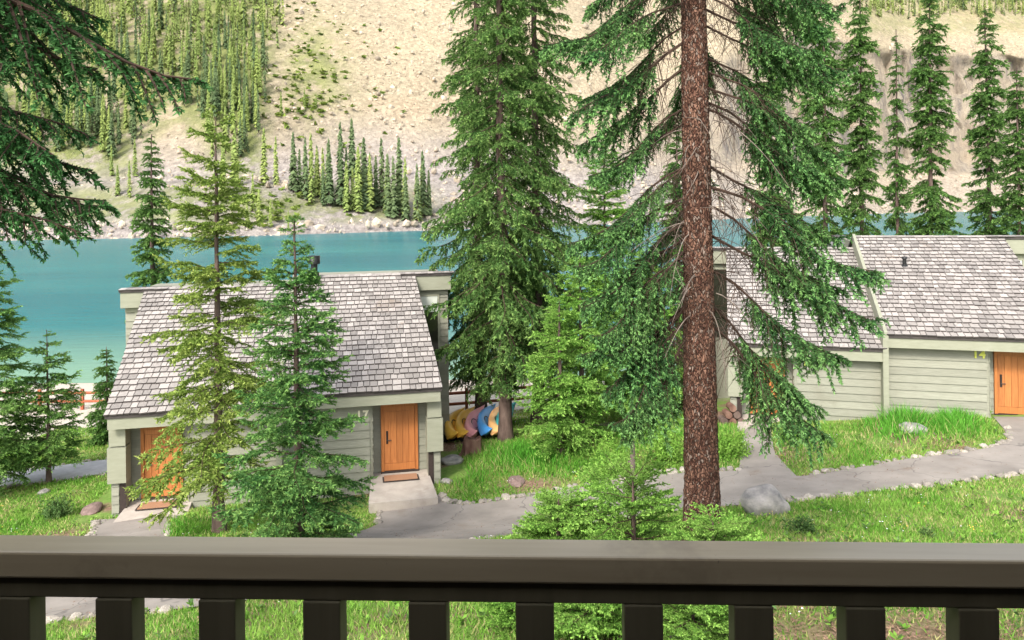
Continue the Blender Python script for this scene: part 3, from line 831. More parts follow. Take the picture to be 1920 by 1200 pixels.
        box('frieze', ca, cb, dr - .03, dr + .05, zf + hr - .895, zf + hr - .70, M['sage_trim'], cab)
        ta, tb = X(W + ws - .50, W + ext + .10)
        box('wing_fascia', ta, tb, dr - .24, dr - .18, zf + hr - .70, zf + hr - .13, M['sage_trim'], cab)
        box('wing_soffit', ta, tb, dr - .18, dr + .3, zf + hr - .72, zf + hr - .66, M['sage'], cab)
        Ra.add(box_vf(ta - .04, tb + .04, dr - .28, dr + 1.0, zf + hr - .12, zf + hr - .03), BOXF)
        x = ta - .05
        while x < tb:
            w = random.uniform(.16, .26)
            Mx = Matrix.Translation((x, dr - .31, zf + hr - .028)) @ Matrix.Rotation(R(8), 4, 'X') @ Matrix.Diagonal((w - .008, .4, .03, 1)); shs.append((99, 0, Mx, random.randrange(8)))
            x += w
        # rear slope going down to the lake
        V = [[ba - .1, dr, zf + hr - .03], [bb + .1, dr, zf + hr - .03], [bb + .1, dr + 5.2, zf + hr - 2.2], [ba - .1, dr + 5.2, zf + hr - 2.2]]
        Ra.add([[p, q, c - .1] for p, q, c in V] + V, BOXF)
        # ridge caps
        x = t0
        while x < t1:
            w = random.uniform(.22, .3)
            Mx = Matrix.Translation((x, dr - .20, rz(dr - .20) + .03)) @ Matrix.Rotation(ang - .05, 4, 'X') @ Matrix.Diagonal((w - .006, .24, .03, 1)); shs.append((98, 0, Mx, random.randrange(8)))
            x += w
        for (vx, vy) in un['vents']:
            vt = Acc(); vz = rz(vy)
            vt.add(*tube_vf([[x0 + vx, vy, vz - .05], [x0 + vx, vy, vz + .30]], [.07, .07], 10))
            vt.add(*tube_vf([[x0 + vx, vy, vz + .30], [x0 + vx, vy, vz + .38], [x0 + vx, vy, vz + .40]], [.10, .10, .0], 10))
            vt.add(*tube_vf([[x0 + vx, vy, vz - .02], [x0 + vx, vy, vz + .09]], [.17, .08], 10))
            link('vent_pipe', vt.mesh('vent_pipe', M['black'], True), cab)
        for (vx, vy, kind) in un['chim']:
            vt = Acc(); z0 = zf + hr - .5
            if kind == 'pipe':
                vt.add(*tube_vf([[x0 + vx, vy, z0], [x0 + vx, vy, z0 + 1.0]], .13, 12)); vt.add(*tube_vf([[x0 + vx, vy, z0 + 1.0], [x0 + vx, vy, z0 + 1.32], [x0 + vx, vy, z0 + 1.34]], [.23, .23, 0], 12)); vt.add(*tube_vf([[x0 + vx, vy, z0 + .5], [x0 + vx, vy, z0 + .68]], .19, 12))
                link('chimney', vt.mesh('chimney', M['black'], True), cab)
            else:
                vt.add(box_vf(x0 + vx - .3, x0 + vx + .3, vy - .3, vy + .3, z0, z0 + .95), BOXF); vt.add(box_vf(x0 + vx - .36, x0 + vx + .36, vy - .36, vy + .36, z0 + .95, z0 + 1.03), BOXF)
                link('chimney', vt.mesh('chimney', M['pipe']), cab)
    roof = link('roof', Ra.mesh('roof', M['roofdeck']), cab)
    shs.sort(key=lambda t: (t[0], t[1]))
    for r_, _, Mx, k in shs[:290]:
        link('shingle', SHM[k], roof, Mx)
    SVv, nF = [], 0
    for r_, _, Mx, k in shs[290:]:
        m3 = np.array(Mx); SVv.append(SHV[k] @ m3[:3, :3].T + m3[:3, 3])
    VV = np.concatenate(SVv); FF = (BOXF[None] + (np.arange(len(SVv)) * 8)[:, None, None]).reshape(-1, 4)
    o = link('shingles', np_mesh('shingles', VV, FF, [M['shingle'], M['shingle_butt']], np.tile([0, 0, 1, 0, 0, 0], len(SVv))), roof); o['kind'] = 'stuff'
    if rake_x is not None:
        xr, lo, hi = rake_x
        sl = (hi['hr'] - hi['he']) / hi['dr']; zf = hi['zf']
        prism('party_wall', [(-.04, zf + hi['he'] - .62), (hi['dr'], zf + hi['hr'] - .62), (hi['dr'], zf + hi['hr'] + .10), (-.04, zf + hi['he'] + .10)], xr - .09, xr + .02, M['sage_trim'], cab)
        box('party_post', xr - .13, xr + .05, -.03, .44, zf - 1.3, zf + hi['he'] - .02, M['sage_trim'], cab)
    return cab

ya = R(11.5)
Wl, Wr = 5.0, 5.07
A_r = P(826, 728, 24.5)
oA = Vector((A_r.x - (Wl + Wr) * math.cos(ya), A_r.y - (Wl + Wr) * math.sin(ya), 0))
uAl = dict(x0=0, W=Wl, zf=-.22, he=2.93, hr=6.12, dr=6.3, mir=True, inner0=False, inner1=True, num='', numx=0, numz=0, numc='num', ext=1.25, wskew=.35, vents=[], chim=[])
uAr = dict(x0=Wl, W=Wr, zf=0, he=2.93, hr=6.18, dr=6.3, mir=False, inner0=True, inner1=False, num='17', numx=Wl + Wr - 2.72, numz=2.0, numc='num', ext=1.0, wskew=-.4, vents=[(.25, 2.6)], chim=[(.75, 6.0, 'pipe')])
cabA = build_cabin('sage wooden cabin numbered 17 with grey shingle roof, behind the small firs', oA, ya, [uAl, uAr], (-.45, -.45), (Wl, uAl, uAr))
yb = R(-15.7)
oB = Vector((7.88, 27.19, 1.0))
uBl = dict(x0=0, W=5.2, zf=0, he=2.76, hr=5.9, dr=6.3, mir=True, inner0=False, inner1=True, num='15', numx=2.5, numz=2.02, numc='num_y', ext=1.2, wskew=0, vents=[], chim=[(4.5, 6.6, 'box')])
uBr = dict(x0=5.2, W=5.45, zf=.5, he=2.76, hr=5.9, dr=6.3, mir=False, inner0=True, inner1=False, num='14', numx=5.2 + 5.45 - 2.72, numz=2.02, numc='num_y', ext=1.2, wskew=0, vents=[(1.45, 4.1)], chim=[])
cabB = build_cabin('sage wooden cabin with two orange doors on the right, behind the big trunk', oB, yb, [uBl, uBr], (0, 0), (5.2, uBl, uBr))

# porch slabs and door mats
def cab_pt(loc, yaw, p):
    return Vector((loc.x + p[0] * math.cos(yaw) - p[1] * math.sin(yaw), loc.y + p[0] * math.sin(yaw) + p[1] * math.cos(yaw), loc.z + p[2]))
def porch(loc, yaw, x0, x1, z, yfront, label):
    V = np.array([[x0, yfront, z - .5], [x1, yfront, z - .5], [x1, 1.0, z - .5], [x0, 1.0, z - .5], [x0, yfront, z - .12], [x1, yfront, z - .12], [x1, 1.0, z - .02], [x0, 1.0, z - .02]])
    V[0, 0] -= .12; V[4, 0] -= .12; V[1, 0] += .12; V[5, 0] += .12
    m_ = np_mesh('porch_slab', V, BOXF, M['concrete'])
    o = link('porch_slab', m_); o.location = loc; o.rotation_euler = (0, 0, yaw); o['kind'] = 'structure'
    cs = [cab_pt(loc, yaw, (V[i, 0], V[i, 1], 0)) for i in range(4)]
    polys.append(np.array([[c.x, c.y] for c in cs]))
porch(oA, ya, Wl + Wr - 2.25, Wl + Wr - .38, 0, -1.35, '')
porch(oA, ya, .38, 2.25, -.22, -1.4, '')
porch(oB, yb, .3, 2.3, 0, -.9, '')
porch(oB, yb, 10.65 - 2.3, 10.65 - .3, .5, -.7, '')
def doormat(loc, yaw, x0, x1, y0, y1, z, label):
    e = empty('doormat', cab_pt(loc, yaw, ((x0 + x1) / 2, (y0 + y1) / 2, z)), yaw, label, 'doormat', 'doormats on the porches')
    w, d = (x1 - x0) / 2, (y1 - y0) / 2
    box('border', -w, w, -d, d, .0, .015, M['mat_edge'], e); box('coir_panel', -w + .05, w - .05, -d + .05, d - .05, .0155, .024, M['mat'], e)
    e.rotation_euler = (-.043, 0, yaw)
doormat(oA, ya, Wl + Wr - 1.9, Wl + Wr - .72, .08, .80, -.045, 'brown doormat on the porch below the number 17')
doormat(oA, ya, .72, 1.9, .08, .80, -.265, 'brown doormat at the leftmost orange door')
doormat(oB, yb, 10.65 - 1.8, 10.65 - .75, .25, .8, .46, 'brown doormat at the rightmost orange door')

for cab_, loc, yaw, x1 in ((cabA, oA, ya, Wl + Wr), (cabB, oB, yb, 10.65)):
    polys.append(np.array([[q.x, q.y] for q in (cab_pt(loc, yaw, p) for p in ((-1.2, .3 , 0), (x1 + 1.1, .3, 0), (x1 + 1.1, 11, 0), (-1.2, 11, 0)))]))

# ------------------------------------------------------------------ conifer branches
def nrm(v): return v / (np.linalg.norm(v, axis=-1, keepdims=True) + 1e-9)
def make_branch(L, seed, ds=.07, hang=.4, start=.12, sec=.45, tds=.06, tl=.11, nk=9, nl=.032, nw=.008, droop=(.30, .22), uptip=.12, wood=.012, sec_wood=True, bare=6, tipshare=.35, quad=True):
    """one bough along +x; returns V, F(tri), material index: 0 wood, 1 needle, 2 new growth"""
    r = np.random.default_rng(seed)
    ph = r.uniform(0, 6.28)
    def pos(s):
        t = np.asarray(s) / L
        return np.stack([L * t * (1 - .10 * t), L * .05 * np.sin(2.2 * t * 3.14 + ph) * t, -L * (droop[0] * t + droop[1] * t * t) + L * uptip * t ** 4 + L * .022 * np.sin(t * 9 + ph * 2)], -1)
    V, F, MI, nv = [], [], [], 0
    def add(v, f, m):
        nonlocal nv
        if f.shape[1] == 4: f = np.concatenate([f[:, [0, 1, 2]], f[:, [0, 2, 3]]])
        V.append(v); F.append(f + nv); MI.append(np.full(len(f), m)); nv += len(v)
    ss = np.linspace(0, L, 10)
    add(*tube_vf(pos(ss), wood * (1 - .85 * ss / L), 5), 0)
    sh0, shd, shl, shn = [], [], [], []
    s = start * L
    side = 1
    while s < L:
        p = pos(s); tn = nrm(pos(min(s + .02, L)) - pos(s - .02)); lat = nrm(np.cross([0, 0, 1.0], tn)) * side
        f = s / L
        l = sec * min(1.0, (1 - f) * 1.35 + .15) * min(1.0, .45 + (f - start) * 3.0) * r.uniform(.35, 1.25)
        d = nrm(tn * r.uniform(.55, .9) + lat * r.uniform(.6, 1.0) + np.array([0, 0, -1.0]) * hang * r.uniform(-.25, 1.6))
        # secondary bends downwards
        m = max(3, int(l / .08) + 2); q = np.linspace(0, l, m)
        sp = p + d[None] * q[:, None] + np.array([0, 0, -1.0]) * (hang * .35 * q ** 2 / max(l, .05))[:, None]
        if sec_wood: add(*tube_vf(sp, np.linspace(wood * .38, wood * .12, m), 3), 0)
        dd = nrm(np.gradient(sp, axis=0))
        tt = tds * .5; sg = 1
        while tt < l:
            pp = np.array([np.interp(tt, q, sp[:, c]) for c in range(3)]); di = np.array([np.interp(tt, q, dd[:, c]) for c in range(3)])
            la = nrm(np.cross(di, [0, 0, 1.0])) * sg
            d2 = nrm(di * .75 + la * r.uniform(.4, .9) + np.array([0, 0, -1.0]) * hang * r.uniform(-.1, .9) + r.normal(0, .12, 3))
            sh0.append(pp); shd.append(d2); shl.append(tl * r.uniform(.6, 1.25) * (1 - .35 * tt / l)); shn.append(tt / l + f * .6 > 1.05)
            tt += tds * r.uniform(.7, 1.3) / (1 if l < .2 else 1.15); sg = -sg
        # the twig itself carries needles
        for c in range(m - 1):
            sh0.append(sp[c]); shd.append(nrm(sp[c + 1] - sp[c])); shl.append(np.linalg.norm(sp[c + 1] - sp[c])); shn.append(c >= m - 2)
        s += ds * .5 * r.uniform(.3, 1.7); side = -side if r.random() < .85 else side
    sh0, shd, shl, shn = np.array(sh0), np.array(shd), np.array(shl), np.array(shn)
    k = nk; N = len(sh0)
    t = (np.arange(k)[None] + r.uniform(0, 1, (N, k))) / k
    base = sh0[:, None] + shd[:, None] * (shl[:, None] * t)[..., None]
    rad = r.normal(0, 1, (N, k, 3)); rad -= (rad * shd[:, None]).sum(-1, keepdims=True) * shd[:, None]; rad = nrm(rad)
    dirn = nrm(shd[:, None] * .8 + rad * r.uniform(.5, .95, (N, k, 1)))
    ln = nl * r.uniform(.7, 1.25, (N, k, 1))
    sd = nrm(np.cross(dirn, r.normal(0, 1, (N, k, 3)))) * nw
    tri = np.stack([base - sd * .6, base + sd * .6, base + dirn * ln * .6 + sd, base + dirn * ln], 2)
    n4 = N * k
    if quad:
        NV = tri.reshape(-1, 3); b4 = np.arange(n4)[:, None] * 4
        NF = np.concatenate([b4 + [0, 1, 2], b4 + [0, 2, 3]], 1).reshape(-1, 3)
    else:
        NV = np.stack([base - sd, base + sd, base + dirn * ln], 2).reshape(-1, 3); NF = np.arange(n4 * 3).reshape(-1, 3)
    new = (t > .45) & (shn[:, None] | (r.random((N, 1)) < tipshare))
    mi = np.where(new.ravel(), 2, 1)
    V.append(NV); F.append(NF + nv); MI.append(np.repeat(mi, 2 if quad else 1)); nv += len(NV)
    # bare inner twigs
    for b in range(bare):
        s = r.uniform(.05, max(start, .2) + .25) * L; p = pos(s); l = r.uniform(.15, .65) * min(1, L / 2)
        d = nrm(r.normal(0, 1, 3) * [.6, .9, .5] + [.3, 0, -.5]); q = np.linspace(0, 1, 4)[:, None]
        add(*tube_vf(p + d * l * q + np.array([0, 0, -.35]) * l * q ** 2, [.005, .004, .003, .0015], 3), 0)
    return np.concatenate(V), np.concatenate(F), np.concatenate(MI)

def trunk_mesh(H, r0, r1, m, seg=10, n=14, lean=0.0, seed=0, flare=.35, amp=.06):
    r = np.random.default_rng(seed)
    z = np.linspace(0, 1, n); w = np.cumsum(r.normal(0, .012 * H / n, (n, 2)), axis=0)
    pts = np.c_[w[:, 0] + lean * z * H, w[:, 1], z * H]
    pts[0, :2] = 0
    rad = r0 + (r1 - r0) * z + r0 * flare * np.exp(-z * H / .35)
    V, F = tube_vf(pts, rad, seg)
    V[:, :2] += (r.normal(0, amp * r0, (len(V), 1)) * nrm(V[:, :2] - np.repeat(pts[:, :2], seg, 0)))
    return np_mesh('trunk', V, F, m, smooth=True)

def crown_arrays(H, Rr, zb, seed, tmpl, spacing=.32, nper=5, power=.75, pitch=(-10, 25), sparse=0.0, az_skip=None, irr=.35):
    """tmpl: list of (length, (V,F,MI)); boughs in whorls from height zb to the top"""
    r = np.random.default_rng(seed); V, F, MI, nv = [], [], [], 0
    z = zb; a0 = 0.0
    lens = np.array([t[0] for t in tmpl])
    while z < H - .05:
        f = (z - zb) / (H - zb)
        L0 = Rr * ((1 - f) ** power) * (min(1, .72 + f * 2.2)) + .10
        k = max(3, int(round(nper * (1 - .35 * f))))
        for b in range(k):
            if r.random() < sparse: continue
            L = L0 * r.uniform(1 - irr, 1 + irr * .45)
            j = np.argsort(np.abs(np.log(lens / L)))[int(r.integers(0, 2))] if len(tmpl) > 1 else 0
            v, f_, mi = tmpl[j][1]; sc = L / tmpl[j][0]
            pt = R(pitch[0] + (pitch[1] - pitch[0]) * f + r.normal(0, 6))
            a = a0 + b * 6.283 / k + r.normal(0, .25)
            Rm = rot_z(a) @ rot_y(-pt) @ rot_x(r.normal(0, .2))
            vv = (v * sc) @ Rm.T + [0, 0, z + r.uniform(-.5, .5) * spacing]
            V.append(vv); F.append(f_ + nv); MI.append(mi); nv += len(vv)
        a0 += 1.1; z += spacing * (1 - .45 * f) * r.uniform(.8, 1.2)
    return np.concatenate(V), np.concatenate(F), np.concatenate(MI)
def crown_mesh(arr, mats):
    return np_mesh('crown', arr[0], arr[1], mats, arr[2])
def mats3(k): return [M['wood'], M[k], M[k + '_tip']]

def plant_tree(name, label, loc, trunk_me, crown_me, rz=0.0, scale=1.0, group=None):
    e = empty(name, loc, rz, label, 'tree', group); e.scale = (scale,) * 3 if not isinstance(scale, tuple) else scale
    link('trunk', trunk_me, e); link('crown', crown_me, e)
    return e

# ---- templates at several levels of detail
# mid-detail for trees 15..30 m away
TM = [(L, make_branch(L, 20 + i, ds=.115, hang=.28, start=.06, sec=.62 * min(1, L), tds=.11, tl=.15, nk=5, nl=.07, nw=.017, droop=(.02, .16), uptip=.10, wood=.014, sec_wood=False, bare=0, quad=False)) for i, L in enumerate((.5, .5, 1.0, 1.0, 1.7, 1.7))]
# coarse for trees 30 m and more
TC = [(L, make_branch(L, 40 + i, ds=.26, hang=.5, start=.06, sec=.70, tds=.20, tl=.24, nk=5, nl=.13, nw=.032, droop=(.12, .18), uptip=.12, wood=.02, sec_wood=False, bare=0, quad=False)) for i, L in enumerate((.8, .8, 1.6, 1.6, 2.6, 2.6))]
# drooping coarse for the old dark spruces
TD = [(L, make_branch(L, 60 + i, ds=.17, hang=.8, start=.12, sec=.72, tds=.14, tl=.20, nk=5, nl=.095, nw=.022, droop=(.22, .26), uptip=.16, wood=.02, sec_wood=False, bare=4, quad=False)) for i, L in enumerate((1.0, 1.0, 2.0, 2.0, 2.8))]

# young blue-green fir in front of cabin 17
b = standing(552, 17.0)
top = P(568, 398, 17.0).z
H1 = top - b.z
arr = crown_arrays(H1, 2.1, .35, 101, TM, spacing=.32, nper=6, power=.85, pitch=(-8, 30), sparse=.12)
plant_tree('young_fir', 'young blue-green fir with layered boughs in front of the cabin numbered 17', b, trunk_mesh(H1 * .98, .12, .012, M['thinbark'], seed=1, lean=.0), crown_mesh(arr, mats3('fir')))
# yellowish fir left of it
b = standing(404, 20.0); H2 = P(408, 205, 20).z - b.z
arr = crown_arrays(H2, 2.35, 1.5, 102, TM, spacing=.38, nper=5, power=.60, pitch=(-10, 32), sparse=.22, irr=.5)
plant_tree('young_fir', 'tall thin yellow-green fir before the left half of the shingle roof', b, trunk_mesh(H2 * .98, .15, .012, M['thinbark'], seed=2), crown_mesh(arr, mats3('fir_y')))
# behind the cabin, left
olive = crown_arrays(15.0, 1.9, 1.0, 103, TC, spacing=.55, nper=6, power=.75, pitch=(-12, 20))
me_ol = crown_mesh(olive, mats3('fir_o')); tr_ol = trunk_mesh(14.8, .22, .02, M['thinbark'], seed=3)
plant_tree('spruce', 'narrow olive spruce rising behind the left end of the shingle roof', standing(285, 41), tr_ol, me_ol, .3, (.95, .95, (P(283, 245, 41).z - standing(285, 41).z) / 15))
# left edge spruce
b = standing(-30, 26); H4 = P(0, 430, 25).z - b.z
arr = crown_arrays(H4, 2.2, .9, 104, TM[2:], spacing=.40, nper=6, power=.65, pitch=(-15, 20))
plant_tree('spruce', 'broad green spruce cut by the left edge of the picture', b, trunk_mesh(H4, .16, .015, M['thinbark'], seed=4), crown_mesh(arr, mats3('fir_l2')))
# small fir left of cabin
b = hit(92, 905); H5 = P(92, 618, b.y).z - b.z
arr = crown_arrays(H5, 1.6, .9, 105, TM, spacing=.36, nper=5, power=.72, pitch=(-2, 25), sparse=.08)
plant_tree('young_fir', 'small green fir beside the gravel path at the left', b, trunk_mesh(H5, .085, .012, M['thinbark'], seed=5), crown_mesh(arr, mats3('fir_l2')))
b = standing(196, 33); H6 = P(196, 650, 33).z - b.z
arr = crown_arrays(H6, .75, .3, 106, TC[:4], spacing=.35, nper=6, power=.6)
plant_tree('young_fir', 'small dark fir half hidden by the left corner of the cabin', b, trunk_mesh(H6, .09, .012, M['thinbark'], seed=6), crown_mesh(arr, mats3('fir_o')))
# three old dark spruces in the middle
for px, D, seed, Rr, H, lab, zb in ((943, 29.0, 111, 3.3, 23.0, 'old dark spruce with the thick bare lower trunk, behind the grass mound', 3.0), (898, 33.5, 112, 3.2, 24.0, 'old dark spruce nearest the cabin numbered 17, leftmost of three', 2.6), (1004, 31.5, 113, 3.5, 24.0, 'old dark spruce with a pinkish trunk, rightmost of three', 3.2)):
    arr = crown_arrays(H, Rr, zb, seed, TD, spacing=.52, nper=6, power=.55, pitch=(-14, 12), sparse=.14, irr=.55)
    plant_tree('old_spruce', lab, standing(px, D), trunk_mesh(H, .26, .03, M['thinbark'], seg=14, n=24, seed=seed), crown_mesh(arr, mats3('old')))
# light young firs between the old spruces and the big trunk
for px, D, yt, Rr, seed, lab in ((1085, 27.0, 470, 2.4, 121, 'bright green young fir between the old spruces and the big trunk'), (1205, 29.5, 470, 2.2, 122, 'pale green young fir just left of the big trunk'), (1045, 26.0, 560, 1.9, 123, 'low bright young fir in front of the pinkish spruce trunk'), (1135, 34.0, 250, 2.6, 124, 'taller light green fir behind the two bright young firs')):
    b = standing(px, D); H = P(px, yt, D).z - b.z
    arr = crown_arrays(H, Rr, .8, seed, TM[2:], spacing=.42, nper=6, power=.6, pitch=(-4, 22), sparse=.05)
    plant_tree('young_fir', lab, b, trunk_mesh(H, .13, .012, M['thinbark'], seed=seed), crown_mesh(arr, mats3('fir_l')))
b = standing(1270, 31); plant_tree('spruce', 'thin-stemmed conifer just behind the left side of the big trunk', b, tr_ol, me_ol, 1.0, (.8, .8, .8))
# conifers behind the right cabin
nar = [crown_arrays(20.0, rr, 1.0, s_, TC, spacing=.42, nper=6, power=.55, pitch=(-16, 10), sparse=sp, irr=.5) for rr, s_, sp in ((1.2, 131, .5), (1.8, 132, .32), (2.0, 133, .28))]
nm_ = [crown_mesh(a, mats3('fir_o')) for a in nar]; ntr = [trunk_mesh(20, .18, .02, M['thinbark'], seed=130 + i) for i in range(3)]
for px, D, yt, k, rz, sx, lab in ((1684, 44, 55, 0, .2, .8, 'thin sparse conifer with a dark bare trunk behind the shingle roof on the right'), (1746, 43, -40, 1, 1.0, 1.1, 'full tall conifer above the roof vent pipe'), (1855, 46, 15, 1, 2.7, 1.05, 'tall pointed conifer second from the right edge, behind the right roof'), (1910, 42, 125, 2, .5, .85, 'dense conifer at the right edge behind the right roof'),
                              (1545, 40, -60, 2, 1.9, 1.0, 'light conifer right of the big trunk, nearest to it'), (1615, 42, -30, 2, 3.3, .95, 'light conifer above the box chimney of the right cabin'), (1445, 43, -20, 1, 4.4, 1.0, 'conifer seen through the bare twigs right of the big trunk'), (1800, 60, 250, 2, 2.2, .7, 'low conifer by the lake behind the right roof')):
    b = standing(px, D); H = P(px, yt, D).z - b.z
    if lab.startswith('low'): continue
    plant_tree('lakeside_conifer', lab, b, ntr[k], nm_[k], rz, (sx, sx, H / 20))

# ---- the big foreground spruce: every bough a part of its own
BN = [make_branch(L, 80 + i, ds=.062, hang=.95, start=.31, sec=.74, tds=.050, tl=.115, nk=12, nl=.040, nw=.0092, droop=(.33, .30), uptip=.22, wood=.020, bare=44, tipshare=.36) for i, L in enumerate((2.3, 2.3, 2.3, 2.3, 1.6, 1.6))]
BMESH = [np_mesh('bough', v, f, mats3('needle'), mi) for v, f, mi in BN]
BLEN = [2.3, 2.3, 2.3, 2.3, 1.6, 1.6]
tb = hit(1318, 1058); D1 = tb.y
big = empty('big_spruce', tb, 0, 'big spruce with a thick scaly red-brown trunk just beyond the railing', 'tree')
def big_trunk():
    H = 15.0; nz, na = 520, 84
    z = np.linspace(-.3, H, nz); a = np.linspace(0, 2 * np.pi, na, endpoint=False)
    rad = .275 - .0105 * np.clip(z, 0, 20) + .09 * np.exp(-np.clip(z, 0, 9) / .4)
    V = np.zeros((nz, na, 3))
    for i in range(nz):
        for j in range(na):
            ca, sa = math.cos(a[j]), math.sin(a[j])
            d = mnoise.voronoi((ca * .25 * 17, sa * .25 * 17, z[i] * 10))[0]
            e = (d[1] - d[0])
            r_ = rad[i] + .016 * min(1, e * 2.4) + .012 * mnoise.noise((ca * 2, sa * 2, z[i] * 2.5)) + .007 * mnoise.noise((ca * 9, sa * 9, z[i] * 22)) - .012
            V[i, j] = (ca * r_ - .012 * z[i] * .35, sa * r_, z[i])
    i, j = np.meshgrid(np.arange(nz - 1), np.arange(na), indexing='ij')
    F = np.stack([i * na + j, i * na + (j + 1) % na, (i + 1) * na + (j + 1) % na, (i + 1) * na + j], -1).reshape(-1, 4)
    return np_mesh('trunk', V.reshape(-1, 3), F, M['bark'], smooth=True)
link('trunk', big_trunk(), big)
def bough(z, azd, L, pitch=0, k=None, roll=0, parent=big, meshes=BMESH):
    k = int(rng.integers(0, 6)) if k is None else k
    sc = L / BLEN[k]
    o = link('bough', meshes[k], parent)
    o.matrix_basis = Matrix.Translation((0, 0, z)) @ Matrix.Rotation(R(azd), 4, 'Z') @ Matrix.Rotation(R(-pitch), 4, 'Y') @ Matrix.Rotation(roll, 4, 'X') @ Matrix.Scale(sc, 4)
    return o
def zpix(py): return P(1310, py, D1).z - tb.z
# (picture height of the attachment, azimuth deg (0 = right, 90 = away, 180 = left), length, pitch)
for py, a, L, pt in ((-190, 185, 1.9, 0), (-150, 150, 2.2, -5), (-120, 205, 1.7, 0), (-60, 172, 2.3, -2), (-10, 195, 2.1, -4), (40, 160, 2.3, -6), (75, 184, 2.35, -8), (190, 178, 2.1, -10), (215, 150, 2.0, -4), (290, 190, 1.9, -14), (300, 168, 2.35, -8), (400, 176, 2.2, -12), (440, 200, 1.7, -18), (430, 150, 2.2, -8), (505, 188, 2.0, -16), (560, 170, 2.1, -22),
                     (-220, 5, 2.2, 4), (-180, 335, 2.0, 2), (-150, 28, 2.4, 0), (-100, -8, 2.5, 0), (-50, 15, 2.4, -2), (-10, 342, 2.0, -6), (40, 8, 2.3, -2), (90, 30, 2.4, -2), (120, 355, 2.2, -4), (200, 12, 2.6, -2), (300, 20, 2.7, -2), (340, 2, 2.9, -4), (430, 10, 3.0, -4), (500, 10, 2.9, -12), (560, 16, 2.9, -16), 
                     (600, 5, 2.9, -21), (560, 185, 2.2, -26), (120, 165, 2.3, -6), (350, 183, 2.3, -10), (455, 192, 2.1, -14), (480, 165, 2.3, -14), (380, 4, 2.9, -6), (180, 20, 2.7, -2), (610, 178, 2.0, -34), (540, 158, 2.4, -20), (-30, 182, 2.4, 0), (10, 2, 2.7, 0), (150, 5, 2.6, -4), (-80, 22, 2.8, 2),
                     (-160, 90, 2.0, 0), (-60, 110, 2.0, 0), (20, 70, 2.0, 0), (120, 100, 1.9, -4), (240, 75, 1.9, -6), (360, 110, 1.9, -8), (460, 80, 2.0, -10), (-170, 300, 1.7, 4), (-200, 240, 1.7, 4)):
    bough(zpix(py), a, L * random.uniform(.93, 1.07), pt + random.uniform(-4, 4), None, random.uniform(-.2, .2))
# bare dead twigs along the trunk
for k in range(46):
    z0 = zpix(random.uniform(180, 620)); a = R(random.choice([random.uniform(-60, 70), random.uniform(110, 300)])); L = random.uniform(.35, 1.25)
    q = np.linspace(0, 1, 9)[:, None]; d = np.array([math.cos(a), math.sin(a), 0]); lat = np.array([-d[1], d[0], 0]) * random.uniform(-.35, .35)
    pts_ = d * .24 + np.array([0, 0, z0]) + d * L * q * random.uniform(.4, 1) + lat * L * q ** 2 + np.array([0, 0, -1]) * L * random.uniform(.3, .95) * q ** 1.6
    av = Acc(); av.add(*tube_vf(pts_, np.linspace(.010, .003, 9), 4))
    for f in range(3):
        s_ = random.randint(2, 6); dd = nrm(rng.normal(0, 1, 3) + [0, 0, -.6]); l2 = random.uniform(.12, .4)
        av.add(*tube_vf(pts_[s_] + dd * l2 * np.linspace(0, 1, 4)[:, None] + np.array([0, 0, -.25]) * l2 * np.linspace(0, 1, 4)[:, None] ** 2, np.linspace(.005, .002, 4), 3))
    link('dead_twig', av.mesh('dead_twig', M['deadtwig'], True), big)

# ---- near spruce whose boughs reach in at the upper left
BN2 = [make_branch(L, 90 + i, ds=.10, hang=.6, start=.20, sec=.85, tds=.052, tl=.105, nk=12, nl=.034, nw=.0085, droop=(.10, .22), uptip=.10, wood=.032, bare=34, tipshare=.2) for i, L in enumerate((2.6, 2.6, 2.6, 2.6, 1.8, 1.8))]
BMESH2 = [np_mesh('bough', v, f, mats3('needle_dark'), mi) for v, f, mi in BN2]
LD = 7.2; lx0 = (-330 - 960) / FPX * LD
lb_ = on(lx0, LD)
near = empty('near_spruce', lb_, 0, 'dark spruce boughs hanging in from the upper left corner', 'tree')
link('trunk', trunk_mesh(14, .26, .12, M['bark'], seg=20, n=40, seed=77), near)
BLEN2 = [2.6, 2.6, 2.6, 2.6, 1.8, 1.8]
def zl(py): return CAMZ + (HY - py) / FPX * LD - lb_.z
for py, a, L, pt, k in ((-300, 2, 3.0, 0, 0), (-240, 10, 2.9, -3, 3), (-200, -6, 2.7, -2, 1), (-112, 5, 3.95, -6, 1), (-60, 14, 2.7, -4, 4), (60, 8, 2.75, -8, 3), (110, -4, 2.9, -6, 2),
                        (205, 5, 3.0, -5, 0), (230, 16, 2.8, -3, 1), (255, -3, 2.9, -6, 3), (-150, 22, 2.6, -2, 5), (150, 20, 2.6, -4, 4), (-20, -8, 2.5, -6, 0)):
    sc = L / BLEN2[k]
    o = link('bough', BMESH2[k], near)
    o.matrix_basis = Matrix.Translation((0, 0, zl(py))) @ Matrix.Rotation(R(a), 4, 'Z') @ Matrix.Rotation(R(-pt), 4, 'Y') @ Matrix.Rotation(random.uniform(-.3, .3), 4, 'X') @ Matrix.Scale(sc, 4)

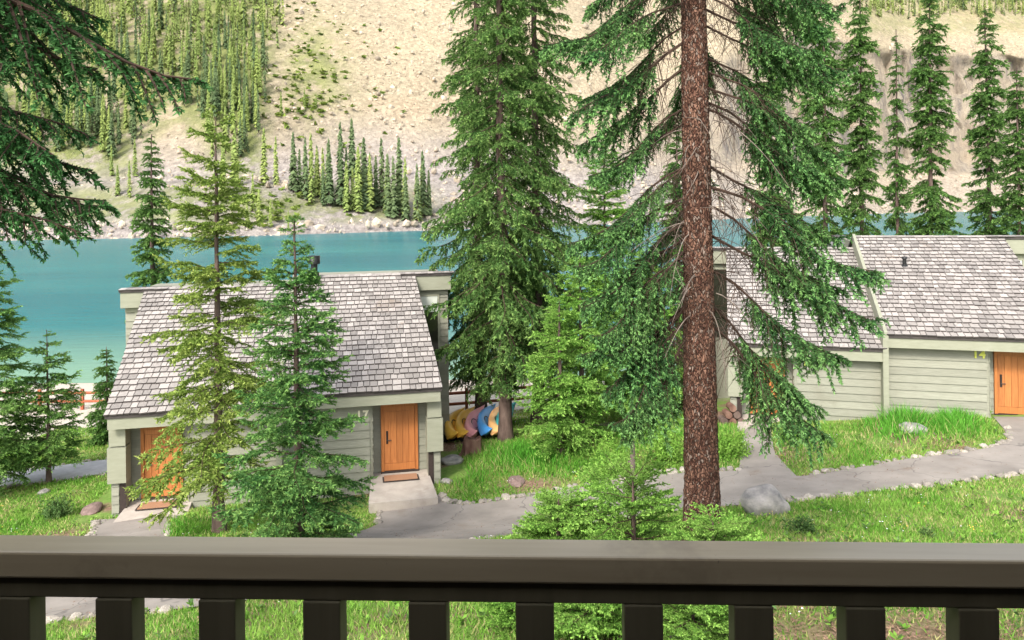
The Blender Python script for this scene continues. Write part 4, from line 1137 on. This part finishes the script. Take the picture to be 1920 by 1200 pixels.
# ---- low bright firs just behind the railing
TF = [(L, make_branch(L, 140 + i, ds=.075, hang=.10, start=.08, sec=.45, tds=.065, tl=.095, nk=7, nl=.036, nw=.012, quad=False, droop=(-.02, .10), uptip=.05, wood=.010, bare=0, tipshare=.5)) for i, L in enumerate((.5, .9, .9, 1.3, 1.3))]
b = standing(1180, 12.6); b.z -= .1
H = P(1180, 895, 12.6).z - b.z
arr = crown_arrays(H, 1.75, .15, 141, TF, spacing=.25, nper=8, power=.50, pitch=(4, 34), sparse=.16, irr=.5)
plant_tree('low_fir', 'low spreading bright green fir at the foot of the big trunk', b, trunk_mesh(H, .05, .01, M['thinbark'], seed=141), crown_mesh(arr, mats3('fir_l')))
b = standing(1040, 13.2); H = P(1040, 935, 13.2).z - b.z
arr = crown_arrays(max(H, .6), 1.1, .1, 142, TF, spacing=.2, nper=8, power=.5, pitch=(4, 30))
plant_tree('low_fir', 'low bright green fir seedling left of the spreading fir', b, trunk_mesh(max(H, .6), .04, .01, M['thinbark'], seed=142), crown_mesh(arr, mats3('fir_l')))
b = standing(1330, 10.2); arr = crown_arrays(.95, .75, .08, 143, TF[:3], spacing=.18, nper=8, power=.5, pitch=(8, 35))
me_lf = crown_mesh(arr, mats3('fir_l')); tr_lf = trunk_mesh(.9, .03, .008, M['thinbark'], seed=143)
plant_tree('low_fir', 'small bright fir touching the foot of the big trunk', b, tr_lf, me_lf)
for px, D, sc, lab in ((1100, 8.9, 1.0, 'small fir seen between the balusters left of the big trunk'), (1290, 8.6, .85, 'small fir seen between the balusters below the big trunk'), (960, 9.6, .6, 'tiny fir seen between the balusters below the asphalt')):
    plant_tree('low_fir', lab, standing(px, D), tr_lf, me_lf, px * .01, sc)

# dead pole
e = standing(1180, 14.5); hz = P(1180, 828, 14.5).z - e.z
av = Acc(); av.add(*tube_vf([[0, 0, -.1], [.01, 0, hz * .5], [0, 0, hz]], [.06, .055, .05], 9)); av.add(*tube_vf([[0, 0, hz], [0, 0, hz + .005]], [.05, .0], 9))
av.add(*tube_vf([[0, 0, hz * .8], [-.25, 0, hz * .76], [-.5, .05, hz * .70]], [.02, .014, .006], 5))
o = link('dead_stem', av.mesh('dead_stem', M['deadtwig'], True)); o.location = e
tagit(o, 'grey dead broken-off stem rising from the low firs', 'stem')

# ------------------------------------------------------------------ broadleaf shrubs
def shrub_mesh(seed, n, rx, rz_, leaf, m):
    r = np.random.default_rng(seed)
    d = nrm(r.normal(0, 1, (n, 3))); rr = r.random((n, 1)) ** .4
    c = d * rr * [rx, rx, rz_] * (1 + .25 * np.sin(d[:, :1] * 5 + seed) + .2 * np.cos(d[:, 1:2] * 7)); c[:, 2] = np.abs(c[:, 2] + rz_ * .6)
    u = nrm(r.normal(0, 1, (n, 3))); w = nrm(np.cross(u, r.normal(0, 1, (n, 3)))); s = leaf * r.uniform(.6, 1.3, (n, 1))
    V = np.stack([c - u * s, c + w * s * .5, c + u * s, c - w * s * .5], 1).reshape(-1, 3)
    F = np.arange(n * 4).reshape(-1, 4)
    sv, sf, nn = [V], [F], len(V)
    for k in range(9):
        p = c[int(r.integers(0, n))]; v, f = tube_vf([[0, 0, -.1], p * .5 + [0, 0, .05], p], [.012, .008, .003], 4); sv.append(v); sf.append(f + nn); nn += len(v)
    VV, FF = np.concatenate(sv), np.concatenate(sf)
    return np_mesh('shrub', VV, FF, [m, M['wood']], np.r_[np.zeros(len(F)), np.ones(len(FF) - len(F))])
def shrub(label, loc, seed, rx, rz_, m, n=1500, leaf=.04):
    o = link('shrub', shrub_mesh(seed, n, rx, rz_, leaf, M[m])); o.location = loc
    tagit(o, label, 'shrub', 'leafy shrubs beside the paths')
shrub('grey-green shrub beside the flat brown rock at the lower left', hit(108, 970), 1, .45, .42, 'leaf_grey')
shrub('yellow-green shrub beside the left of the big trunk, by the path stones', hit(1252, 868), 2, .75, .8, 'leaf', 2600, .05)
shrub('leafy shrub behind the dead grey stem', hit(1150, 890), 3, .8, .7, 'leaf', 2600, .05)
shrub('leafy shrub right of the big trunk below the branches', hit(1368, 855), 4, .6, .5, 'leaf', 1800, .05)
shrub('shrub against the boards of the right cabin at the tall grass', hit(1830, 775), 5, .4, .35, 'leaf', 900, .04)
shrub('low weed clump in the lawn beside the boulder', hit(1505, 1000), 6, .28, .2, 'leaf_grey', 800, .03)
shrub('low weed clump in the lawn near the railing at right', hit(1740, 1008), 7, .15, .14, 'leaf_grey', 400, .025)
shrub('green shrub behind the small fir at the left edge', hit(20, 860), 8, 1.0, .6, 'leaf', 2200, .05)

# ------------------------------------------------------------------ grass
def scatter(n, x0, x1, y0, y1):
    x = rng.uniform(x0, x1, n); y = y0 + (y1 - y0) * rng.random(n) ** 1.35
    z = terr(x, y)
    px, py = project(np.stack([x, y, z], -1))
    k = (px > -80) & (px < 2000) & (py < 1290)
    jx, jy = rng.normal(0, .06, (2, n))
    for pl in polys: k &= ~inside(pl, x + jx, y + jy)
    return x[k], y[k], z[k], px[k], py[k]
x, y, z, gpx, gpy = scatter(760000, -22, 24, 6, 36)
q = np.array([mnoise.noise((a * .45, b * .45, 1.7)) + .5 * mnoise.noise((a * 1.3, b * 1.3, 4.2)) for a, b in zip(x, y)])
bare = np.clip(q * 1.6 - .12, 0, .85)
for (cx, cy, sx, sy, w) in ((1000, 908, 75, 16, .97), (1650, 1185, 280, 38, .97), (1330, 1020, 60, 40, .6), (150, 1000, 60, 16, .5), (700, 1195, 80, 14, .4), (1430, 985, 40, 18, .4)):
    bare = np.maximum(bare, w * np.exp(-(((gpx - cx) / sx) ** 2 + ((gpy - cy) / sy) ** 2)))
keep = rng.random(len(x)) > bare
x, y, z, gpx, gpy, q = [a[keep] for a in (x, y, z, gpx, gpy, q)]
tall = np.zeros(len(x))
for (cx, cy, sx, sy, w) in ((985, 862, 85, 28, 1.0), (1690, 806, 55, 24, 1.7), (1790, 800, 50, 20, 1.2), (880, 890, 50, 28, .6), (1620, 850, 60, 20, .25), (330, 985, 30, 20, .4), (1320, 830, 120, 30, .6)):
    tall = np.maximum(tall, w * np.exp(-(((gpx - cx) / sx) ** 2 + ((gpy - cy) / sy) ** 2)))
N_ = len(x)
h = (.055 + .07 * rng.random(N_)) * (1 + .5 * np.clip(-q, 0, 1)) + tall * rng.uniform(.18, .55, N_)
w = (.006 + .0005 * y) * rng.uniform(.7, 1.4, N_)
a = rng.uniform(0, 6.28, N_); ln = rng.normal(0, .45, (N_, 2)) * h[:, None]
B0 = np.stack([x, y, z - .01], -1); sd = np.stack([np.cos(a), np.sin(a), np.zeros(N_)], -1) * w[:, None]
TIP = B0 + np.c_[ln, h]
V = np.stack([B0 - sd, B0 + sd, TIP], 1).reshape(-1, 3)
dry = rng.random(N_) < np.clip(.26 + q * .45, .08, .65) * (1 - .85 * np.clip(tall, 0, 1))
o = link('grass', np_mesh('grass', V, np.arange(len(V)).reshape(-1, 3), [M['grass'], M['grass_dry'], M['grass_lush']], np.where(dry, 1, np.where(rng.random(N_) < tall * 1.2, 2, 0))))
tagit(o, 'green and straw-coloured grass around the paths', 'grass', kind='stuff')
print('grass blades', N_)

x, y, z, gpx, gpy = scatter(2600, -20, 22, 6.5, 30)
SV, SF, SMi, sn = [], [], [], 0
for a_, b_, c_ in zip(x, y, z):
    kind = rng.random(); m_ = int(rng.integers(6, 16)); hh = rng.uniform(.04, .22)
    if kind < .80:      # rosette of leaves
        for q_ in range(m_):
            an = rng.uniform(0, 6.28); l_ = rng.uniform(.04, .11); d_ = np.array([math.cos(an), math.sin(an), rng.uniform(.2, 1.0)]) * l_; p_ = np.array([-d_[1], d_[0], 0]) * .32
            o_ = np.array([a_, b_, c_ + rng.uniform(0, hh)]); SV.append(np.array([o_, o_ + d_ * .5 + p_, o_ + d_, o_ + d_ * .5 - p_])); SF.append(np.arange(4)[None] + sn); SMi.append(int(rng.random() < .4)); sn += 4
    else:               # small flower heads
        for q_ in range(int(rng.integers(1, 4))):
            o_ = np.array([a_, b_, c_ + .12 + rng.uniform(0, .1)]) + np.r_[rng.normal(0, .08, 2), 0]; w_ = rng.uniform(.010, .02)
            SV.append(o_ + np.array([[-w_, 0, 0], [0, -w_, w_ * .5], [w_, 0, 0], [0, w_, w_ * .5]])); SF.append(np.arange(4)[None] + sn); SMi.append(2 if kind < .95 else 3); sn += 4
o = link('lawn_weeds', np_mesh('lawn_weeds', np.concatenate(SV), np.concatenate(SF), [M['leaf'], M['leaf_grey'], M['hull_white'], M['hull_yellow']], np.array(SMi)))
tagit(o, 'low leafy weeds and tiny flowers scattered through the grass', 'weeds', kind='stuff')
# cones, bark crumbs and fallen needles
lx_ = np.r_[rng.uniform(-18, 22, 9000), tb.x + rng.normal(0, 1.3, 5000), rng.uniform(2, 9, 7000)]; ly_ = np.r_[rng.uniform(7, 28, 9000), tb.y + rng.normal(0, 1.3, 5000), rng.uniform(7.5, 10.5, 7000)]
lz_ = terr(lx_, ly_) + .035; nn_ = len(lx_)
an = rng.uniform(0, 6.28, nn_); l_ = rng.uniform(.012, .045, nn_); w_ = rng.uniform(.004, .014, nn_)
dv = np.stack([np.cos(an), np.sin(an), rng.normal(0, .3, nn_)], -1) * l_[:, None]; wv = np.stack([-np.sin(an), np.cos(an), np.zeros(nn_)], -1) * w_[:, None]
c_ = np.stack([lx_, ly_, lz_], -1)
o = link('needle_litter', np_mesh('needle_litter', np.stack([c_ - dv, c_ + wv, c_ + dv, c_ - wv], 1).reshape(-1, 3), np.arange(nn_ * 4).reshape(-1, 4), M['litter']))
tagit(o, 'brown needle litter and bark crumbs on the ground', 'litter', kind='stuff')

# ------------------------------------------------------------------ boulder, rocks, stump
def rock(label, loc, r_, sc, m, seed, cat='rock', sink=.25):
    V, F = rock_vf(1, 4, .22, seed, 1.0)
    o = link('rock', np_mesh('rock', V, F, M[m], smooth=True)); o.location = (loc.x, loc.y, loc.z + r_ * sc[2] * sink); o.scale = tuple(r_ * c for c in sc); o.rotation_euler = (0, 0, seed)
    tagit(o, label, cat)
rock('pale round boulder on the lawn right of the big trunk', hit(1432, 962), .55, (.95, .8, .80), 'boulder', 3, 'boulder', .45)
rock('flat brown rock by the lower left porch slab', hit(172, 958), .42, (1.2, .7, .36), 'redrock', 5)
rock('flat brown rock in the bare patch of the grass mound', hit(968, 905), .34, (1.3, .8, .35), 'redrock', 8)
rock('grey rock lying in the tall grass before the right cabin', hit(1712, 812), .36, (1.1, .7, .6), 'boulder', 9, sink=.6)
rock('long pale rock at the right corner of the cabin numbered 17', hit(848, 868), .40, (.7, 1.0, .55), 'boulder', 11)
rock('small pale rock right of the porch of the cabin numbered 17', hit(838, 905), .2, (1, .8, .6), 'boulder', 12)
rock('dark stone half seen between the balusters below the big trunk', hit(1296, 1195), .22, (1.1, .8, .7), 'boulder', 13)
rock('small pale rock beside the grey-green shrub', hit(82, 925), .2, (1.2, .8, .5), 'boulder', 14)
b = hit(886, 852)
nz, na = 26, 40; V = np.zeros((nz, na, 3))
for i in range(nz):
    t = i / (nz - 1)
    for j in range(na):
        an = 6.2832 * j / na
        r_ = .33 - .06 * t + .22 * math.exp(-t * 6) * (.6 + .4 * math.sin(an * 5)) + .05 * mnoise.noise((math.cos(an) * 3, math.sin(an) * 3, t * 1.5)) + .02 * mnoise.noise((math.cos(an) * 12, math.sin(an) * 12, t * 2))
        top = .62 + .12 * mnoise.noise((math.cos(an) * 1.5, math.sin(an) * 1.5, 7))
        V[i, j] = (math.cos(an) * r_ * 1.15, math.sin(an) * r_, -.1 + t * (top + .1))
i, j = np.meshgrid(np.arange(nz - 1), np.arange(na), indexing='ij')
F = np.stack([i * na + j, i * na + (j + 1) % na, (i + 1) * na + (j + 1) % na, (i + 1) * na + j], -1).reshape(-1, 4)
Vf = np.concatenate([V.reshape(-1, 3), [[0, 0, .45]]]); c_ = len(Vf) - 1
F = np.concatenate([F, [[(nz - 1) * na + k, (nz - 1) * na + (k + 1) % na, c_, c_] for k in range(na)]])
ac = Acc(); ac.add(Vf, F); o = link('tree_stump', ac.mesh('tree_stump', M['stump'], True)); o.location = b
tagit(o, 'reddish rotting tree stump in front of the kayaks', 'stump')

# ------------------------------------------------------------------ canoes
def canoe_mesh():
    """closed kayak-like hull: pointed ends, rounded bottom, low deck; returns ring vertices"""
    L, nx, ns = 3.6, 20, 16; V = np.zeros((nx, ns, 3))
    for i in range(nx):
        t = -1 + 2 * i / (nx - 1); w = .40 * (1 - abs(t) ** 2.6) + .03; dp = .30 + .10 * abs(t) ** 3; rise = .34 * abs(t) ** 2.6
        for j in range(ns):
            an = 2 * math.pi * j / ns; c, s_ = math.cos(an), math.sin(an)
            z = (s_ * dp if s_ < 0 else s_ * .15 * (1 + .8 * abs(t))) + rise
            V[i, j] = (w * (abs(c) ** (.8 if s_ > 0 else 1.15)) * (1 if c > 0 else -1), t * L / 2 * (1 - .05 * (s_ < -.5)), z)
    return V
CANV = canoe_mesh()
def canoe(px, D, m, roll, label):
    nx, ns = CANV.shape[:2]
    i, j = np.meshgrid(np.arange(nx - 1), np.arange(ns), indexing='ij')
    F = np.stack([i * ns + j, i * ns + (j + 1) % ns, (i + 1) * ns + (j + 1) % ns, (i + 1) * ns + j], -1).reshape(-1, 4)
    VV = np.concatenate([CANV.reshape(-1, 3), [CANV[0].mean(0) - [0, .05, 0], CANV[-1].mean(0) + [0, .05, 0]]]); c0, c1 = len(VV) - 2, len(VV) - 1
    F = np.concatenate([F, [[c0, (k + 1) % ns, k, k] for k in range(ns)], [[c1, (nx - 1) * ns + k, (nx - 1) * ns + (k + 1) % ns, c1] for k in range(ns)]])
    ac = Acc(); ac.add(VV, F)
    x = (px - 960) / FPX * D; y = D + 1.7
    e = empty('kayak', (x, y, float(terr(x, D)) + .30), 0, label, 'kayak', 'kayaks stored in a row')
    e.rotation_euler = (R(4), roll, R(random.uniform(-3, 3))); e.scale = (.84, .9, .84)
    link('hull', ac.mesh('hull', M[m], True), e)
    cz = .17
    link('cockpit_rim', np_mesh('cockpit_rim', *tube_vf([[.22 * math.cos(q), .45 * math.sin(q) - .1, cz] for q in np.linspace(0, 6.283, 17)], .022, 6), M['black'], smooth=True), e)
    for t in (-1.0, 1.0):
        link('cradle', np_mesh('cradle', box_vf(-.22, .22, t - .05, t + .05, -.62, -.27), BOXF, M['black']), e)
for px, m, rl, lab in ((836, 'hull_yellow', .95, 'yellow kayak nearest the cabin, leftmost of the row'), (856, 'hull_yellow', 1.0, 'yellow kayak second from the left, beside the pink one'), (876, 'hull_pink', .85, 'pink kayak behind the stump'), (900, 'hull_blue', .95, 'blue kayak between the pink and the orange one'), (922, 'hull_peach', .9, 'pale orange kayak right of the blue one'), (938, 'hull_teal', .9, 'teal kayak half behind the thick spruce trunk')):
    canoe(px, 29.3 + random.uniform(-.2, .2), m, rl, lab)

# ------------------------------------------------------------------ red rail fences
def rail_fence(label, pts, hgt=.95):
    c = pts[0]; e = empty('rail_fence', on(*c), 0, label, 'fence')
    L = [Vector((q[0], q[1], float(terr(*q)))) - e.location for q in pts]
    for q in L: box('post', q.x - .07, q.x + .07, q.y - .07, q.y + .07, q.z - .3, q.z + hgt + .1, M['redrail'], e)
    for a_, b_ in zip(L[:-1], L[1:]):
        for k in (.45, .9):
            o = link('rail', np_mesh('rail', *tube_vf([[a_.x, a_.y, a_.z + hgt * k], [b_.x, b_.y, b_.z + hgt * k]], .075, 8), M['redrail'], smooth=True), e)
rail_fence('red log rail fence behind the kayaks', [((px - 960) / FPX * 36, 36 + (px - 820) * .002) for px in (800, 870, 940, 1010, 1090)], 1.15)
rail_fence('red log rail fence at the left edge toward the beach', [((px - 960) / FPX * 40, 40) for px in (-120, -20, 70, 150, 230)], 1.0)
# log rounds by the right cabin
lp = standing(1366, 27.4)
e = empty('log_pile', lp, 0, 'small pile of cut firewood beside the left door of the right cabin', 'firewood')
for k, (dx, dz) in enumerate(((-.3, .13), (0, .13), (.3, .13), (-.15, .37), (.15, .37), (0, .61))):
    link('log', np_mesh('log', *tube_vf([[dx, -.25, dz], [dx, -.25, dz], [dx, .25, dz], [dx, .25, dz]], [0, .13, .13, 0], 10), M['stump'] if k % 2 else M['thinbark']), e)

# ------------------------------------------------------------------ balcony with railing
def yaw_pt(x): return 1.70 - .046 * x
e = empty('balcony_railing', (0, 1.70, CAMZ - 1.85), math.atan(-.046), 'dark stained wooden balcony railing across the foreground', 'railing')
zc = 1.85 - .80
cap = box('cap_rail', -4, 4, -.0, .094, zc - .063, zc, M['rail'], e, bev=.006)
box('under_rail', -4, 4, .014, .070, zc - .113, zc - .0635, M['baluster'], e, bev=.003)
for k in range(-16, 17):
    xk = .040 + k * .2475
    box('baluster', xk - .044, xk + .044, .010, .070, .06, zc - .114, M['baluster'], e, bev=.003)
box('bottom_rail', -4, 4, .012, .075, .0, .059, M['rail'], e)
bz = CAMZ - 1.95
for nm, args in (('balcony_floor', (-5, 5, -1.6, 1.9, bz - .2, bz)), ('balcony_back_wall', (-5, 5, -1.8, -1.6, bz - .2, bz + 3.1)), ('balcony_ceiling', (-5, 5, -1.8, 0.35, bz + 2.9, bz + 3.1)), ('balcony_side_wall', (-5.2, -5, -1.8, 1.9, bz - .2, bz + 3.1)), ('balcony_side_wall', (5, 5.2, -1.8, 1.6, bz - .2, bz + 3.1))):
    box(nm, *args, M['ceiling'], None, kind='structure')
print('objects', len(bpy.data.objects))
